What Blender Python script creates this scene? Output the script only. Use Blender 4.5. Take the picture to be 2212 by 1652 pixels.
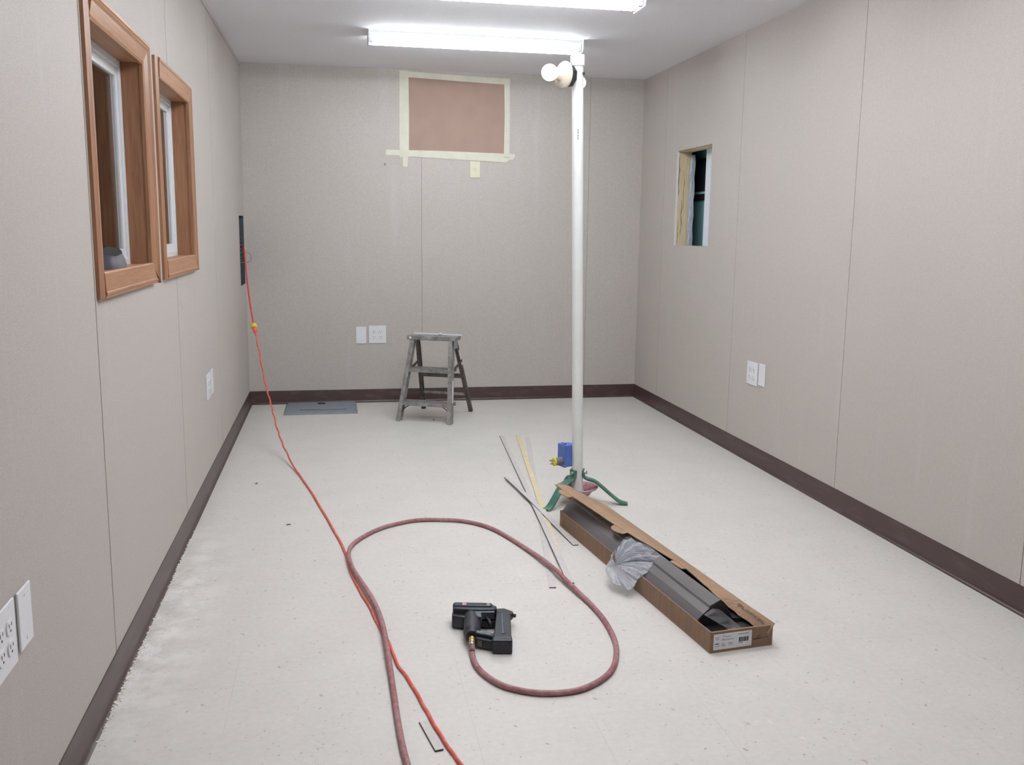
import bpy, bmesh, math, random
from mathutils import Vector, Matrix
random.seed(7)
for o in list(bpy.data.objects):
    bpy.data.objects.remove(o)
SC = bpy.context.scene
COL = SC.collection
PI = math.pi

# ------------------------------------------------------------------ camera, world, exposure
W, D, H = 2.7847, 6.5873, 2.286          # room: width, depth from the camera, height
YB = -2.6                                 # wall behind the camera
CAM = Vector((0.5937, 0.0, 1.2234))
yaw, pitch, roll, FPX = 0.188652, -0.162838, 0.012318, 2010.28
Fv = Vector((math.sin(yaw) * math.cos(pitch), math.cos(yaw) * math.cos(pitch), math.sin(pitch)))
Rv = Vector((math.cos(yaw), -math.sin(yaw), 0))
Uv = Rv.cross(Fv)
R2 = Rv * math.cos(roll) + Uv * math.sin(roll)
U2 = -Rv * math.sin(roll) + Uv * math.cos(roll)
cd = bpy.data.cameras.new('camera')
cam = bpy.data.objects.new('camera', cd)
COL.objects.link(cam)
cam.matrix_world = Matrix(((R2.x, U2.x, -Fv.x, CAM.x), (R2.y, U2.y, -Fv.y, CAM.y), (R2.z, U2.z, -Fv.z, CAM.z), (0, 0, 0, 1)))
cd.sensor_width = 36.0
cd.sensor_fit = 'HORIZONTAL'
cd.lens = FPX * 36.0 / 2212
cd.clip_start = 0.02
SC.camera = cam
wd = bpy.data.worlds.new('night')
SC.world = wd
wd.use_nodes = True
wd.node_tree.nodes['Background'].inputs[0].default_value = (0.010, 0.012, 0.018, 1)   # night outside
wd.node_tree.nodes['Background'].inputs[1].default_value = 1.0
TUBE_FAR, TUBE_NEAR = 43.0, 68.0           # radiance of the two far and the two near fluorescent strips
SC.view_settings.view_transform = 'Standard'
SC.view_settings.look = 'None'
SC.view_settings.gamma = 1.0
SC.view_settings.use_curve_mapping = False
SC.view_settings.exposure = 0.0

# ------------------------------------------------------------------ material helpers
def s2l(c):
    return tuple(((x / 255) / 12.92 if x / 255 <= 0.04045 else ((x / 255 + 0.055) / 1.055) ** 2.4) for x in c)

class NT:
    def __init__(s, name):
        s.m = bpy.data.materials.new(name); s.m.use_nodes = True
        s.t = s.m.node_tree; s.n = s.t.nodes; s.b = s.n['Principled BSDF']
    def add(s, typ, **kw):
        n = s.n.new(typ)
        for k, v in kw.items():
            if k.startswith('i_'):
                key = k[2:]
                n.inputs[int(key) if key.isdigit() else key.replace('_', ' ')].default_value = v
            else: setattr(n, k, v)
        return n
    def link(s, a, b): s.t.links.new(a, b)
    def coords(s, scale=(1, 1, 1), rot=(0, 0, 0), kind='Object'):
        c = s.add('ShaderNodeTexCoord'); mp = s.add('ShaderNodeMapping')
        mp.inputs['Scale'].default_value = scale; mp.inputs['Rotation'].default_value = rot
        s.link(c.outputs[kind], mp.inputs['Vector']); return mp.outputs['Vector']
    def noise(s, vec, scale, detail=3, rough=0.55):
        n = s.add('ShaderNodeTexNoise'); n.inputs['Scale'].default_value = scale
        n.inputs['Detail'].default_value = detail; n.inputs['Roughness'].default_value = rough
        s.link(vec, n.inputs['Vector']); return n.outputs['Fac']
    def ramp(s, fac, stops):
        r = s.add('ShaderNodeValToRGB'); e = r.color_ramp.elements
        while len(e) < len(stops): e.new(0.5)
        for i, (p, c) in enumerate(stops):
            e[i].position = p; e[i].color = (*c, 1) if len(c) == 3 else c
        s.link(fac, r.inputs[0]); return r.outputs[0]
    def mix(s, fac, a, b, mode='MIX'):
        m = s.add('ShaderNodeMix', data_type='RGBA', blend_type=mode)
        for sock, v in ((m.inputs[0], fac), (m.inputs[6], a), (m.inputs[7], b)):
            if isinstance(v, (int, float)): sock.default_value = v
            elif isinstance(v, tuple): sock.default_value = (*v, 1)
            else: s.link(v, sock)
        return m.outputs[2]
    def math(s, op, a, b=None, clamp=False):
        m = s.add('ShaderNodeMath', operation=op, use_clamp=clamp)
        for i, v in enumerate((a, b)):
            if v is None: continue
            if isinstance(v, (int, float)): m.inputs[i].default_value = v
            else: s.link(v, m.inputs[i])
        return m.outputs[0]
    def col(s, v): s.link(v, s.b.inputs['Base Color'])
    def bump(s, fac, strength=0.2, dist=0.002):
        b = s.add('ShaderNodeBump'); b.inputs['Strength'].default_value = strength; b.inputs['Distance'].default_value = dist
        s.link(fac, b.inputs['Height']); s.link(b.outputs[0], s.b.inputs['Normal'])

def plain(name, rgb, rough=0.5, metal=0.0, spec=0.5, var=0.12, scale=30, bump=0.0):
    t = NT(name); v = t.coords()
    n = t.noise(v, scale, 4)
    c = s2l(rgb)
    lo = tuple(x * (1 - var) for x in c); hi = tuple(min(1, x * (1 + var)) for x in c)
    t.col(t.ramp(n, [(0.3, lo), (0.7, hi)]))
    t.b.inputs['Roughness'].default_value = rough; t.b.inputs['Metallic'].default_value = metal
    t.b.inputs['Specular IOR Level'].default_value = spec
    if bump: t.bump(n, bump)
    return t.m

M = {}
def mk_wall():
    t = NT('vinyl_wall_fabric'); v = t.coords()
    fine = t.noise(v, 260, 4, 0.75); med = t.noise(v, 60, 4, 0.6)
    smear = t.noise(t.coords((9, 9, 0.9)), 1.0, 4, 0.6)
    a = t.ramp(fine, [(0.30, s2l((160, 153, 147))), (0.70, s2l((212, 205, 199)))])
    b = t.ramp(med, [(0.3, s2l((180, 173, 168))), (0.7, s2l((197, 188, 181)))])
    c = t.mix(0.36, a, b)
    sm = t.ramp(smear, [(0.60, (0, 0, 0)), (0.80, (0.35, 0.35, 0.35))])
    t.col(t.mix(sm, c, s2l((206, 202, 202))))
    t.b.inputs['Roughness'].default_value = 0.62; t.b.inputs['Specular IOR Level'].default_value = 0.3
    t.bump(fine, 0.12, 0.001)
    return t.m
M['wall'] = mk_wall()
def mk_ceil():
    t = NT('ceiling_paint'); v = t.coords()
    n = t.noise(v, 160, 3, 0.6)
    t.col(t.ramp(n, [(0.3, s2l((228, 227, 233))), (0.7, s2l((241, 240, 246)))]))
    t.b.inputs['Roughness'].default_value = 0.8
    t.bump(n, 0.45, 0.004)
    return t.m
M['ceiling'] = mk_ceil()
def mk_floor():
    t = NT('vinyl_floor_tile'); v = t.coords()
    cloud = t.noise(v, 5, 4); fine = t.noise(v, 55, 4, 0.65)
    base = t.mix(0.5, t.ramp(cloud, [(0.3, s2l((210, 207, 201))), (0.7, s2l((221, 218, 213)))]),
                 t.ramp(fine, [(0.25, s2l((204, 200, 193))), (0.75, s2l((225, 222, 217)))]))
    # dark flecks: two layers of stretched voronoi cells, most of them left out
    def flecks(scale, rot, stretch, size, gate):
        mp = t.add('ShaderNodeMapping'); mp.inputs['Scale'].default_value = (scale * stretch, scale, scale)
        t.link(t.coords((1, 1, 1), (0, 0, rot)), mp.inputs['Vector']); vv = mp.outputs[0]
        vo = t.add('ShaderNodeTexVoronoi'); t.link(vv, vo.inputs['Vector']); vo.inputs['Scale'].default_value = 1.0
        warp = t.noise(v, 140, 2)
        d = t.math('ADD', vo.outputs['Distance'], t.math('MULTIPLY', t.math('SUBTRACT', warp, 0.5), 0.16))
        sep = t.add('ShaderNodeSeparateColor'); t.link(vo.outputs['Color'], sep.inputs[0])
        lim = t.math('MULTIPLY', sep.outputs[1], size)
        on = t.math('GREATER_THAN', sep.outputs[0], gate)
        f = t.math('SUBTRACT', lim, d)
        f = t.math('MULTIPLY', f, 16.0, True)
        return t.math('MULTIPLY', f, on)
    f1 = flecks(36, 1.0, 0.5, 0.17, 0.46); f2 = flecks(42, -0.9, 0.5, 0.17, 0.42); f3 = flecks(80, 0.2, 0.7, 0.25, 0.45)
    fl = t.math('MAXIMUM', t.math('MAXIMUM', f1, f2), t.math('MULTIPLY', f3, 0.7))
    c = t.mix(t.math('MULTIPLY', fl, 0.48), base, s2l((128, 118, 108)))
    fw = flecks(30, 1.1, 0.7, 0.2, 0.75)
    c = t.mix(t.math('MULTIPLY', fw, 0.5), c, s2l((236, 232, 226)))
    # faint joints between 12-inch tiles
    br = t.add('ShaderNodeTexBrick'); br.offset = 0.0
    t.link(v, br.inputs['Vector']); br.inputs['Scale'].default_value = 1.0
    br.inputs['Brick Width'].default_value = 0.3048; br.inputs['Row Height'].default_value = 0.3048
    br.inputs['Mortar Size'].default_value = 0.0009; br.inputs['Mortar Smooth'].default_value = 0.6
    patch = t.ramp(t.noise(v, 2.3, 2), [(0.42, (0, 0, 0)), (0.62, (0.26, 0.26, 0.26))])
    c = t.mix(t.math('MULTIPLY', br.outputs['Fac'], patch), c, s2l((120, 112, 104)))
    # plaster dust swept against the left skirting
    sx = t.add('ShaderNodeSeparateXYZ'); t.link(v, sx.inputs[0])
    mx = t.math('SUBTRACT', 1.0, t.math('MULTIPLY', sx.outputs[0], 4.2), True)
    dy = t.math('ABSOLUTE', t.math('SUBTRACT', sx.outputs[1], 2.95))
    my = t.math('SUBTRACT', 1.35, t.math('MULTIPLY', dy, 1.25), True)
    dn = t.ramp(t.noise(v, 9, 5, 0.65), [(0.40, (0, 0, 0)), (0.60, (1, 1, 1))])
    du = t.math('MULTIPLY', t.math('MULTIPLY', mx, my), dn)
    c = t.mix(t.math('MULTIPLY', du, 0.95), c, s2l((251, 249, 246)))
    yl = t.ramp(t.noise(v, 13, 4), [(0.60, (0, 0, 0)), (0.72, (1, 1, 1))])
    c = t.mix(t.math('MULTIPLY', t.math('MULTIPLY', yl, t.math('MULTIPLY', mx, my)), 0.4), c, s2l((205, 186, 150)))
    t.col(c)
    t.b.inputs['Roughness'].default_value = 0.42; t.b.inputs['Specular IOR Level'].default_value = 0.35
    t.bump(fine, 0.03, 0.001)
    return t.m
M['floor'] = mk_floor()
def mk_base():
    t = NT('brown_vinyl_base'); v = t.coords()
    n = t.noise(t.coords((3, 1.2, 8)), 3, 5, 0.65)
    dust = t.ramp(n, [(0.52, (0, 0, 0)), (0.8, (0.4, 0.4, 0.4))])
    t.col(t.mix(dust, s2l((68, 50, 48)), s2l((124, 110, 106))))
    t.b.inputs['Roughness'].default_value = 0.36
    return t.m
M['base'] = mk_base()
def mk_wood(name, sc, a, b, rough=0.42):
    t = NT(name)
    g = t.noise(t.coords(sc), 1.0, 6, 0.65); g2 = t.noise(t.coords(tuple(x * 4 for x in sc)), 1.0, 3)
    c = t.mix(0.35, t.ramp(g, [(0.3, s2l(a)), (0.7, s2l(b))]), t.ramp(g2, [(0.35, s2l(a)), (0.65, s2l(b))]))
    t.col(c); t.b.inputs['Roughness'].default_value = rough
    t.bump(g2, 0.08, 0.0006)
    return t.m
M['wood_v'] = mk_wood('oak_trim_upright', (85, 85, 3), (126, 86, 60), (164, 120, 88))
M['wood_h'] = mk_wood('oak_trim_level', (95, 2.2, 95), (142, 99, 68), (180, 134, 99))
M['stud'] = mk_wood('raw_pine', (30, 30, 2.5), (196, 178, 142), (224, 208, 176), 0.75)
M['vinyl'] = plain('white_vinyl', (226, 230, 234), 0.35, var=0.03)
M['plate'] = plain('white_plate', (232, 233, 236), 0.32, var=0.02)
M['plate_tan'] = plain('ivory_plate', (214, 210, 184), 0.4, var=0.03)
M['slot'] = plain('dark_slot', (60, 58, 58), 0.6)
M['tape'] = plain('masking_tape', (216, 214, 197), 0.7, var=0.06, scale=14)
M['kraft'] = plain('brown_board', (162, 136, 124), 0.8, var=0.05, scale=9)
M['steel_white'] = plain('white_enamel', (236, 237, 240), 0.4, var=0.02)
M['panel_steel'] = plain('grey_panel_steel', (132, 141, 149), 0.45, 0.0, var=0.08, scale=20)
M['panel_dark'] = plain('dark_panel_steel', (70, 76, 84), 0.5, 0.2)
M['black'] = plain('black_plastic', (28, 28, 31), 0.45, var=0.2)
M['gun'] = plain('worn_black_casting', (36, 39, 46), 0.38, 0.25, var=0.35, scale=60, bump=0.05)
M['gun_grey'] = plain('worn_grey_metal', (86, 94, 104), 0.42, 0.5, var=0.25, scale=80)
M['rubber'] = plain('black_rubber', (44, 46, 51), 0.55, var=0.2, scale=50)
M['brass'] = plain('brass', (182, 164, 106), 0.34, 0.7, var=0.1)
M['silver'] = plain('steel', (176, 178, 182), 0.3, 0.8)
M['pvc'] = plain('white_pvc', (222, 225, 222), 0.36, var=0.04, scale=9)
M['porcelain'] = plain('ivory_porcelain', (200, 190, 176), 0.2, var=0.04)
M['bluebox'] = plain('blue_plastic', (84, 112, 186), 0.45, var=0.1)
M['yellow'] = plain('yellow_plastic', (222, 200, 60), 0.45, var=0.06)
M['greyplug'] = plain('grey_plug', (98, 98, 104), 0.55, var=0.15)
def mk_worn(name, c1, c2, lo, hi, scale, rough):
    t = NT(name); n = t.noise(t.coords(), scale, 5, 0.7)
    t.col(t.mix(t.ramp(n, [(lo, (0, 0, 0)), (hi, (1, 1, 1))]), s2l(c1), s2l(c2)))
    t.b.inputs['Roughness'].default_value = rough; t.bump(n, 0.06, 0.001); return t.m
M['green'] = mk_worn('green_stand_paint', (54, 102, 86), (128, 156, 144), 0.45, 0.80, 22, 0.38)
M['redbowl'] = mk_worn('dusty_red_bowl', (132, 58, 66), (194, 166, 172), 0.36, 0.66, 16, 0.5)
M['alu'] = mk_worn('weathered_aluminium', (106, 103, 100), (156, 154, 151), 0.38, 0.68, 24, 0.5)
M['alu_dark'] = mk_worn('weathered_rear_frame', (66, 60, 56), (98, 92, 86), 0.4, 0.7, 24, 0.6)
M['cord'] = mk_worn('orange_cord', (212, 82, 64), (206, 142, 130), 0.46, 0.76, 40, 0.5)
M['redcord'] = mk_worn('red_cord', (206, 50, 52), (206, 90, 84), 0.5, 0.8, 40, 0.5)
def mk_hose():
    t = NT('dusty_red_hose'); v = t.coords()
    n = t.noise(v, 60, 4, 0.7); n2 = t.noise(v, 6, 3)
    sx = t.add('ShaderNodeSeparateXYZ'); t.link(v, sx.inputs[0])
    g = t.math('MULTIPLY', t.math('SUBTRACT', 1.22, sx.outputs[0]), 1.5, True)      # the left half lies in the dust
    f = t.math('ADD', t.math('MULTIPLY', g, 0.50), t.math('MULTIPLY', t.math('SUBTRACT', n, 0.46), 1.6))
    f = t.math('ADD', f, t.math('MULTIPLY', t.math('SUBTRACT', n2, 0.5), 0.9), True)
    t.col(t.mix(f, s2l((126, 46, 52)), s2l((172, 138, 140))))
    t.b.inputs['Roughness'].default_value = 0.6; t.bump(n, 0.1, 0.001)
    return t.m
M['hose'] = mk_hose()
def mk_card(name, a, b):
    t = NT(name); n = t.noise(t.coords((2, 30, 2)), 2, 3); n2 = t.noise(t.coords(), 120, 3)
    t.col(t.mix(0.4, t.ramp(n, [(0.3, s2l(a)), (0.7, s2l(b))]), t.ramp(n2, [(0.3, s2l(a)), (0.7, s2l(b))])))
    t.b.inputs['Roughness'].default_value = 0.85; return t.m
M['card'] = mk_card('corrugated_cardboard', (140, 113, 90), (163, 134, 107))
M['card_side'] = mk_card('darker_cardboard', (122, 98, 78), (143, 116, 93))  # darker cardboard tone for the left side and near end panels
M['ink'] = plain('black_ink', (52, 44, 42), 0.7)
M['inkgrey'] = plain('grey_ink', (120, 120, 128), 0.7)
M['paper'] = plain('white_paper', (226, 226, 230), 0.5, var=0.02)
M['slat'] = mk_wood('grey_vinyl_slat', (30, 30, 30), (196, 191, 188), (214, 209, 206), 0.5)
M['slat_wood'] = mk_wood('pale_wood_slat', (20, 4, 20), (214, 196, 158), (228, 214, 182), 0.6)
M['slat_dark'] = plain('dark_slat_edge', (70, 66, 66), 0.6)
M['teal'] = plain('teal_siding', (120, 160, 164), 0.6, var=0.06)
M['darkwin'] = plain('unlit_window', (34, 36, 42), 0.2)
M['sheath'] = plain('white_sheathing', (222, 230, 240), 0.6, var=0.02)
M['sawdust'] = plain('pale_sawdust', (242, 237, 226), 0.9, var=0.06, scale=80)
M['void'] = plain('shade_toned_hollow', (13, 13, 15), 0.8)  # shade inside the holder put into the colour as near black
M['chip'] = plain('dark_chip', (84, 74, 66), 0.8)
M['glass_nightside'] = None
def mk_glass():
    t = NT('window_glass'); n = t.n
    tr = t.add('ShaderNodeBsdfTransparent'); gl = t.add('ShaderNodeBsdfGlossy'); gl.inputs['Roughness'].default_value = 0.02
    fr = t.add('ShaderNodeFresnel'); fr.inputs['IOR'].default_value = 1.52
    mx = t.add('ShaderNodeMixShader')
    f = t.math('MULTIPLY', fr.outputs[0], 1.7, True)
    t.link(f, mx.inputs[0]); t.link(tr.outputs[0], mx.inputs[1]); t.link(gl.outputs[0], mx.inputs[2])
    t.link(mx.outputs[0], n['Material Output'].inputs['Surface']); return t.m
M['glass'] = mk_glass()
def mk_film(name, col, alpha, rough):
    t = NT(name); v = t.coords((30, 1.6, 30))
    n = t.noise(v, 1.0, 4)
    t.b.inputs['Base Color'].default_value = (*s2l(col), 1); t.b.inputs['Roughness'].default_value = rough
    t.b.inputs['Coat Weight'].default_value = 0.0
    tr = t.add('ShaderNodeBsdfTransparent'); mx = t.add('ShaderNodeMixShader')
    f = t.ramp(n, [(0.3, (alpha - 0.08,) * 3), (0.7, (min(1, alpha + 0.08),) * 3)])
    t.link(f, mx.inputs[0]); t.link(tr.outputs[0], mx.inputs[1]); t.link(t.b.outputs[0], mx.inputs[2])
    t.link(mx.outputs[0], t.n['Material Output'].inputs['Surface']); return t.m
M['film'] = mk_film('grey_poly_film', (122, 118, 118), 0.76, 0.62)
M['film_thin'] = mk_film('thin_clear_film', (150, 150, 154), 0.2, 0.35)
M['bag'] = mk_film('clear_poly_bag', (202, 205, 216), 0.42, 0.24)
def mk_emit(name, col, k):
    t = NT(name); e = t.add('ShaderNodeEmission'); e.inputs[0].default_value = (*col, 1); e.inputs[1].default_value = k
    t.link(e.outputs[0], t.n['Material Output'].inputs['Surface']); return t.m
M['tube'] = mk_emit('cool_fluorescent_tube', (0.90, 0.965, 1.0), TUBE_FAR)
M['tube_near'] = mk_emit('fluorescent_tube', (0.95, 0.965, 1.0), TUBE_NEAR)
M['bulb'] = mk_emit('lit_globe_bulb', (1.0, 0.97, 0.93), 1.7)

# ------------------------------------------------------------------ mesh helpers
class MB:
    def __init__(s): s.bm = bmesh.new()
    def box(s, lo, hi, mat=None):
        v = [s.bm.verts.new((x, y, z)) for z in (lo[2], hi[2]) for y in (lo[1], hi[1]) for x in (lo[0], hi[0])]
        if mat: 
            for q in v: q.co = mat @ q.co
        for f in ((0, 2, 3, 1), (4, 5, 7, 6), (0, 1, 5, 4), (2, 6, 7, 3), (0, 4, 6, 2), (1, 3, 7, 5)):
            s.bm.faces.new([v[i] for i in f])
        return s
    def prism(s, poly, z0, z1, mat=None, top=None):
        top = top or poly
        a = [s.bm.verts.new((p[0], p[1], z0)) for p in poly]; b = [s.bm.verts.new((p[0], p[1], z1)) for p in top]
        n = len(poly)
        fs = [s.bm.faces.new(a), s.bm.faces.new(b)] + [s.bm.faces.new((a[i], a[(i + 1) % n], b[(i + 1) % n], b[i])) for i in range(n)]
        if mat:
            for q in a + b: q.co = mat @ q.co
        bmesh.ops.recalc_face_normals(s.bm, faces=fs)
        return s
    def loft(s, rings, cap=True, closed=True):
        R = [[s.bm.verts.new(p) for p in r] for r in rings]; fs = []
        n = len(R[0])
        for i in range(len(R) - 1):
            for j in range(n if closed else n - 1):
                fs.append(s.bm.faces.new((R[i][j], R[i][(j + 1) % n], R[i + 1][(j + 1) % n], R[i + 1][j])))
        if cap and closed:
            fs.append(s.bm.faces.new(R[0])); fs.append(s.bm.faces.new(R[-1]))
        if closed: bmesh.ops.recalc_face_normals(s.bm, faces=fs)
        return s
    def tube(s, pts, r, seg=12, flat=None, cap=True):
        pts = [Vector(p) for p in pts]; rings = []
        up = Vector((0, 0, 1))
        for i, p in enumerate(pts):
            t = (pts[min(i + 1, len(pts) - 1)] - pts[max(i - 1, 0)]).normalized()
            a = t.cross(up)
            if a.length < 1e-3: a = t.cross(Vector((0, 1, 0)))
            a.normalize(); b = a.cross(t).normalized()
            rr = r[i] if isinstance(r, (list, tuple)) else r
            ra, rb = (rr, rr) if flat is None else (rr * flat[0], rr * flat[1])
            rings.append([p + a * (ra * math.cos(2 * PI * k / seg)) + b * (rb * math.sin(2 * PI * k / seg)) for k in range(seg)])
        return s.loft(rings, cap)
    def lathe(s, prof, seg=24, mat=None):
        rings = [[Vector((r * math.cos(2 * PI * k / seg), r * math.sin(2 * PI * k / seg), z)) for k in range(seg)] for r, z in prof]
        if mat: rings = [[mat @ q for q in ring] for ring in rings]
        return s.loft(rings, True)
    def bar(s, a, b, w, h, side=None):
        a, b = Vector(a), Vector(b); t = (b - a).normalized()
        sd = Vector(side) if side else t.cross(Vector((0, 0, 1)))
        if sd.length < 1e-4: sd = Vector((1, 0, 0))
        sd = (sd - t * sd.dot(t)).normalized(); n = t.cross(sd).normalized()
        rings = [[p + sd * (x * w / 2) + n * (y * h / 2) for x, y in ((-1, -1), (1, -1), (1, 1), (-1, 1))] for p in (a, b)]
        return s.loft(rings)
    def ball(s, c, r, sc=(1, 1, 1), seg=24):
        m = Matrix.Translation(c) @ Matrix.Diagonal((*sc, 1))
        bmesh.ops.create_uvsphere(s.bm, u_segments=seg, v_segments=seg // 2, radius=r, matrix=m); return s
    def build(s, name, mat, parent=None, smooth=False, bevel=0.0, solid=0.0, seg=2, angle=0.6):
        me = bpy.data.meshes.new(name); s.bm.to_mesh(me); s.bm.free()
        for m in (mat if isinstance(mat, (list, tuple)) else [mat]): me.materials.append(m)
        o = bpy.data.objects.new(name, me); COL.objects.link(o)
        if parent: o.parent = parent
        if smooth:
            for p in me.polygons: p.use_smooth = True
            me.set_sharp_from_angle(angle=0.9)
        if solid:
            md = o.modifiers.new('thickness', 'SOLIDIFY'); md.thickness = solid; md.offset = 0
        if bevel:
            md = o.modifiers.new('edges', 'BEVEL'); md.width = bevel; md.segments = seg; md.limit_method = 'ANGLE'; md.angle_limit = angle
            md.harden_normals = False
        return o

def thing(name, label, cat, loc=(0, 0, 0), rz=0.0, group=None, kind=None):
    o = bpy.data.objects.new(name, None); COL.objects.link(o); o.empty_display_size = 0.05
    o.location = loc; o.rotation_euler = (0, 0, rz)
    return tag(o, label, cat, group, kind)
def tag(o, label=None, cat=None, group=None, kind=None):
    if label: o['label'] = label
    if cat: o['category'] = cat
    if group: o['group'] = group
    if kind: o['kind'] = kind
    return o
def struct(o, label=None):
    o['kind'] = 'structure'
    if label: o['label'] = label
    return o
def catmull(pts, n=6):
    P = [Vector(p) for p in pts]; out = []
    for i in range(len(P) - 1):
        a, b, c, d = P[max(i - 1, 0)], P[i], P[i + 1], P[min(i + 2, len(P) - 1)]
        for k in range(n):
            t = k / n
            out.append(0.5 * ((2 * b) + (c - a) * t + (2 * a - 5 * b + 4 * c - d) * t * t + (3 * b - a - 3 * c + d) * t ** 3))
    out.append(P[-1]); return out

# ------------------------------------------------------------------ room shell
def cells(us, vs, holes):
    us = sorted(set(us)); vs = sorted(set(vs)); out = []
    for i in range(len(us) - 1):
        run = None
        for j in range(len(vs) - 1):
            cu, cv = (us[i] + us[i + 1]) / 2, (vs[j] + vs[j + 1]) / 2
            inside = any(h[0] < cu < h[1] and h[2] < cv < h[3] for h in holes)
            if inside:
                if run: out.append(run); run = None
            elif run: run = (run[0], run[1], run[2], vs[j + 1])
            else: run = (us[i], us[i + 1], vs[j], vs[j + 1])
        if run: out.append(run)
    return out
def wall(name, u0, u1, holes, seams, place, thick=0.13, gap=0.0045, label=None):
    mb = MB()
    g = [(s - gap / 2, s + gap / 2, 0, H) for s in seams]
    us = [u0, u1] + [x for h in holes for x in h[:2]]; vs = [0, H] + [x for h in holes for x in h[2:]]
    for layer, hh, d0, d1 in ((0, holes + g, 0.0, 0.012), (1, holes, 0.012, thick)):
        uu = us + ([x for h in g for x in h[:2]] if layer == 0 else [])
        for c in cells(uu, vs, hh):
            mb.box(*place(c, d0, d1))
    return struct(mb.build(name, M['wall']), label)
def pl_left(c, d0, d1): return ((-d1, c[0], c[2]), (-d0, c[1], c[3]))
def pl_right(c, d0, d1): return ((W + d0, c[0], c[2]), (W + d1, c[1], c[3]))
def pl_back(c, d0, d1): return ((c[0], D + d0, c[2]), (c[1], D + d1, c[3]))
def pl_front(c, d0, d1): return ((c[0], YB - d1, c[2]), (c[1], YB - d0, c[3]))
WIN = [(2.555, 3.218), (3.488, 4.160)]; ZS, ZT = 1.099, 1.727
PANEL = (6.235, 6.560, 0.842, 1.292)
OPEN = (5.300, 5.872, 1.135, 1.735)
hl = [(a - 0.016, b + 0.016, ZS - 0.016, ZT + 0.016) for a, b in WIN] + [PANEL]
wall('wall_left', YB, D, hl, [-2.35, -1.13, 0.09, 1.311, 2.500, 3.7507, 4.9719, 6.190], pl_left, gap=0.0062)
wall('wall_right', YB, D, [OPEN], [-2.3, -1.1, 0.12, 1.335, 2.545, 3.7141, 4.8972, 6.10], pl_right, 0.10, gap=0.0036)
wall('wall_back', 0.0, W, [], [1.1961, 2.392], pl_back, gap=0.0016)
wall('wall_front', 0.0, W, [], [1.2, 2.4], pl_front)
mb = MB(); mb.box((-0.13, YB - 0.13, -0.1), (W + 0.13, D + 0.13, 0.0)); struct(mb.build('floor', M['floor']))
mb = MB(); mb.box((-0.13, YB - 0.13, H), (W + 0.13, D + 0.13, H + 0.1)); struct(mb.build('ceiling', M['ceiling']))
mb = MB(); mb.box((0, YB, H - 0.022), (0.006, D, H)); struct(mb.build('trim_1', M['wall']))
# vinyl cove base
def cove(mb, p0, p1, n):
    p0, p1, n = Vector(p0), Vector(p1), Vector(n)
    prof = [(0, 0.0), (0.0150, 0.0), (0.0150, 0.0022), (0.0095, 0.0045), (0.0055, 0.0095), (0.0036, 0.018), (0.0034, 0.090), (0.0022, 0.0938), (0, 0.0938)]
    rings = [[p + n * a + Vector((0, 0, z)) for a, z in prof] for p in (p0, p1)]
    mb.loft(rings)
for nm, a, b, n in (('baseboard_left', (0, YB, 0), (0, D, 0), (1, 0, 0)), ('baseboard_right', (W, YB, 0), (W, D, 0), (-1, 0, 0)),
                    ('baseboard_back', (0.0, D, 0), (W, D, 0), (0, -1, 0)), ('baseboard_front', (0.0, YB, 0), (W, YB, 0), (0, 1, 0))):
    mb = MB(); cove(mb, a, b, n); struct(mb.build(nm, M['base'], smooth=True))

# ------------------------------------------------------------------ wood-cased windows in the left wall
def ring_x(mb, y0, y1, z0, z1, w, x0, x1):
    mb.box((x0, y0, z0), (x1, y0 + w, z1)); mb.box((x0, y1 - w, z0), (x1, y1, z1))
    mb.box((x0, y0 + w, z0), (x1, y1 - w, z0 + w)); mb.box((x0, y0 + w, z1 - w), (x1, y1 - w, z1))
def mitre(mb, y0, y1, z0, z1, prof, sides):
    # prof: (outward offset from the opening, height off the wall)
    def pt(side, end, a, h):
        ya, yb, za, zb = y0 - max(-0.004, min(a, 0.0)), y1 + a, z0 - a, z1 + a
        return {'L': ((h, ya, za), (h, ya, zb)), 'R': ((h, yb, za), (h, yb, zb)), 'B': ((h, ya, za), (h, yb, za)), 'T': ((h, ya, zb), (h, yb, zb))}[side][end]
    for sd in sides:
        mb.loft([[pt(sd, e, a, h) for a, h in prof] for e in (0, 1)])
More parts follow.
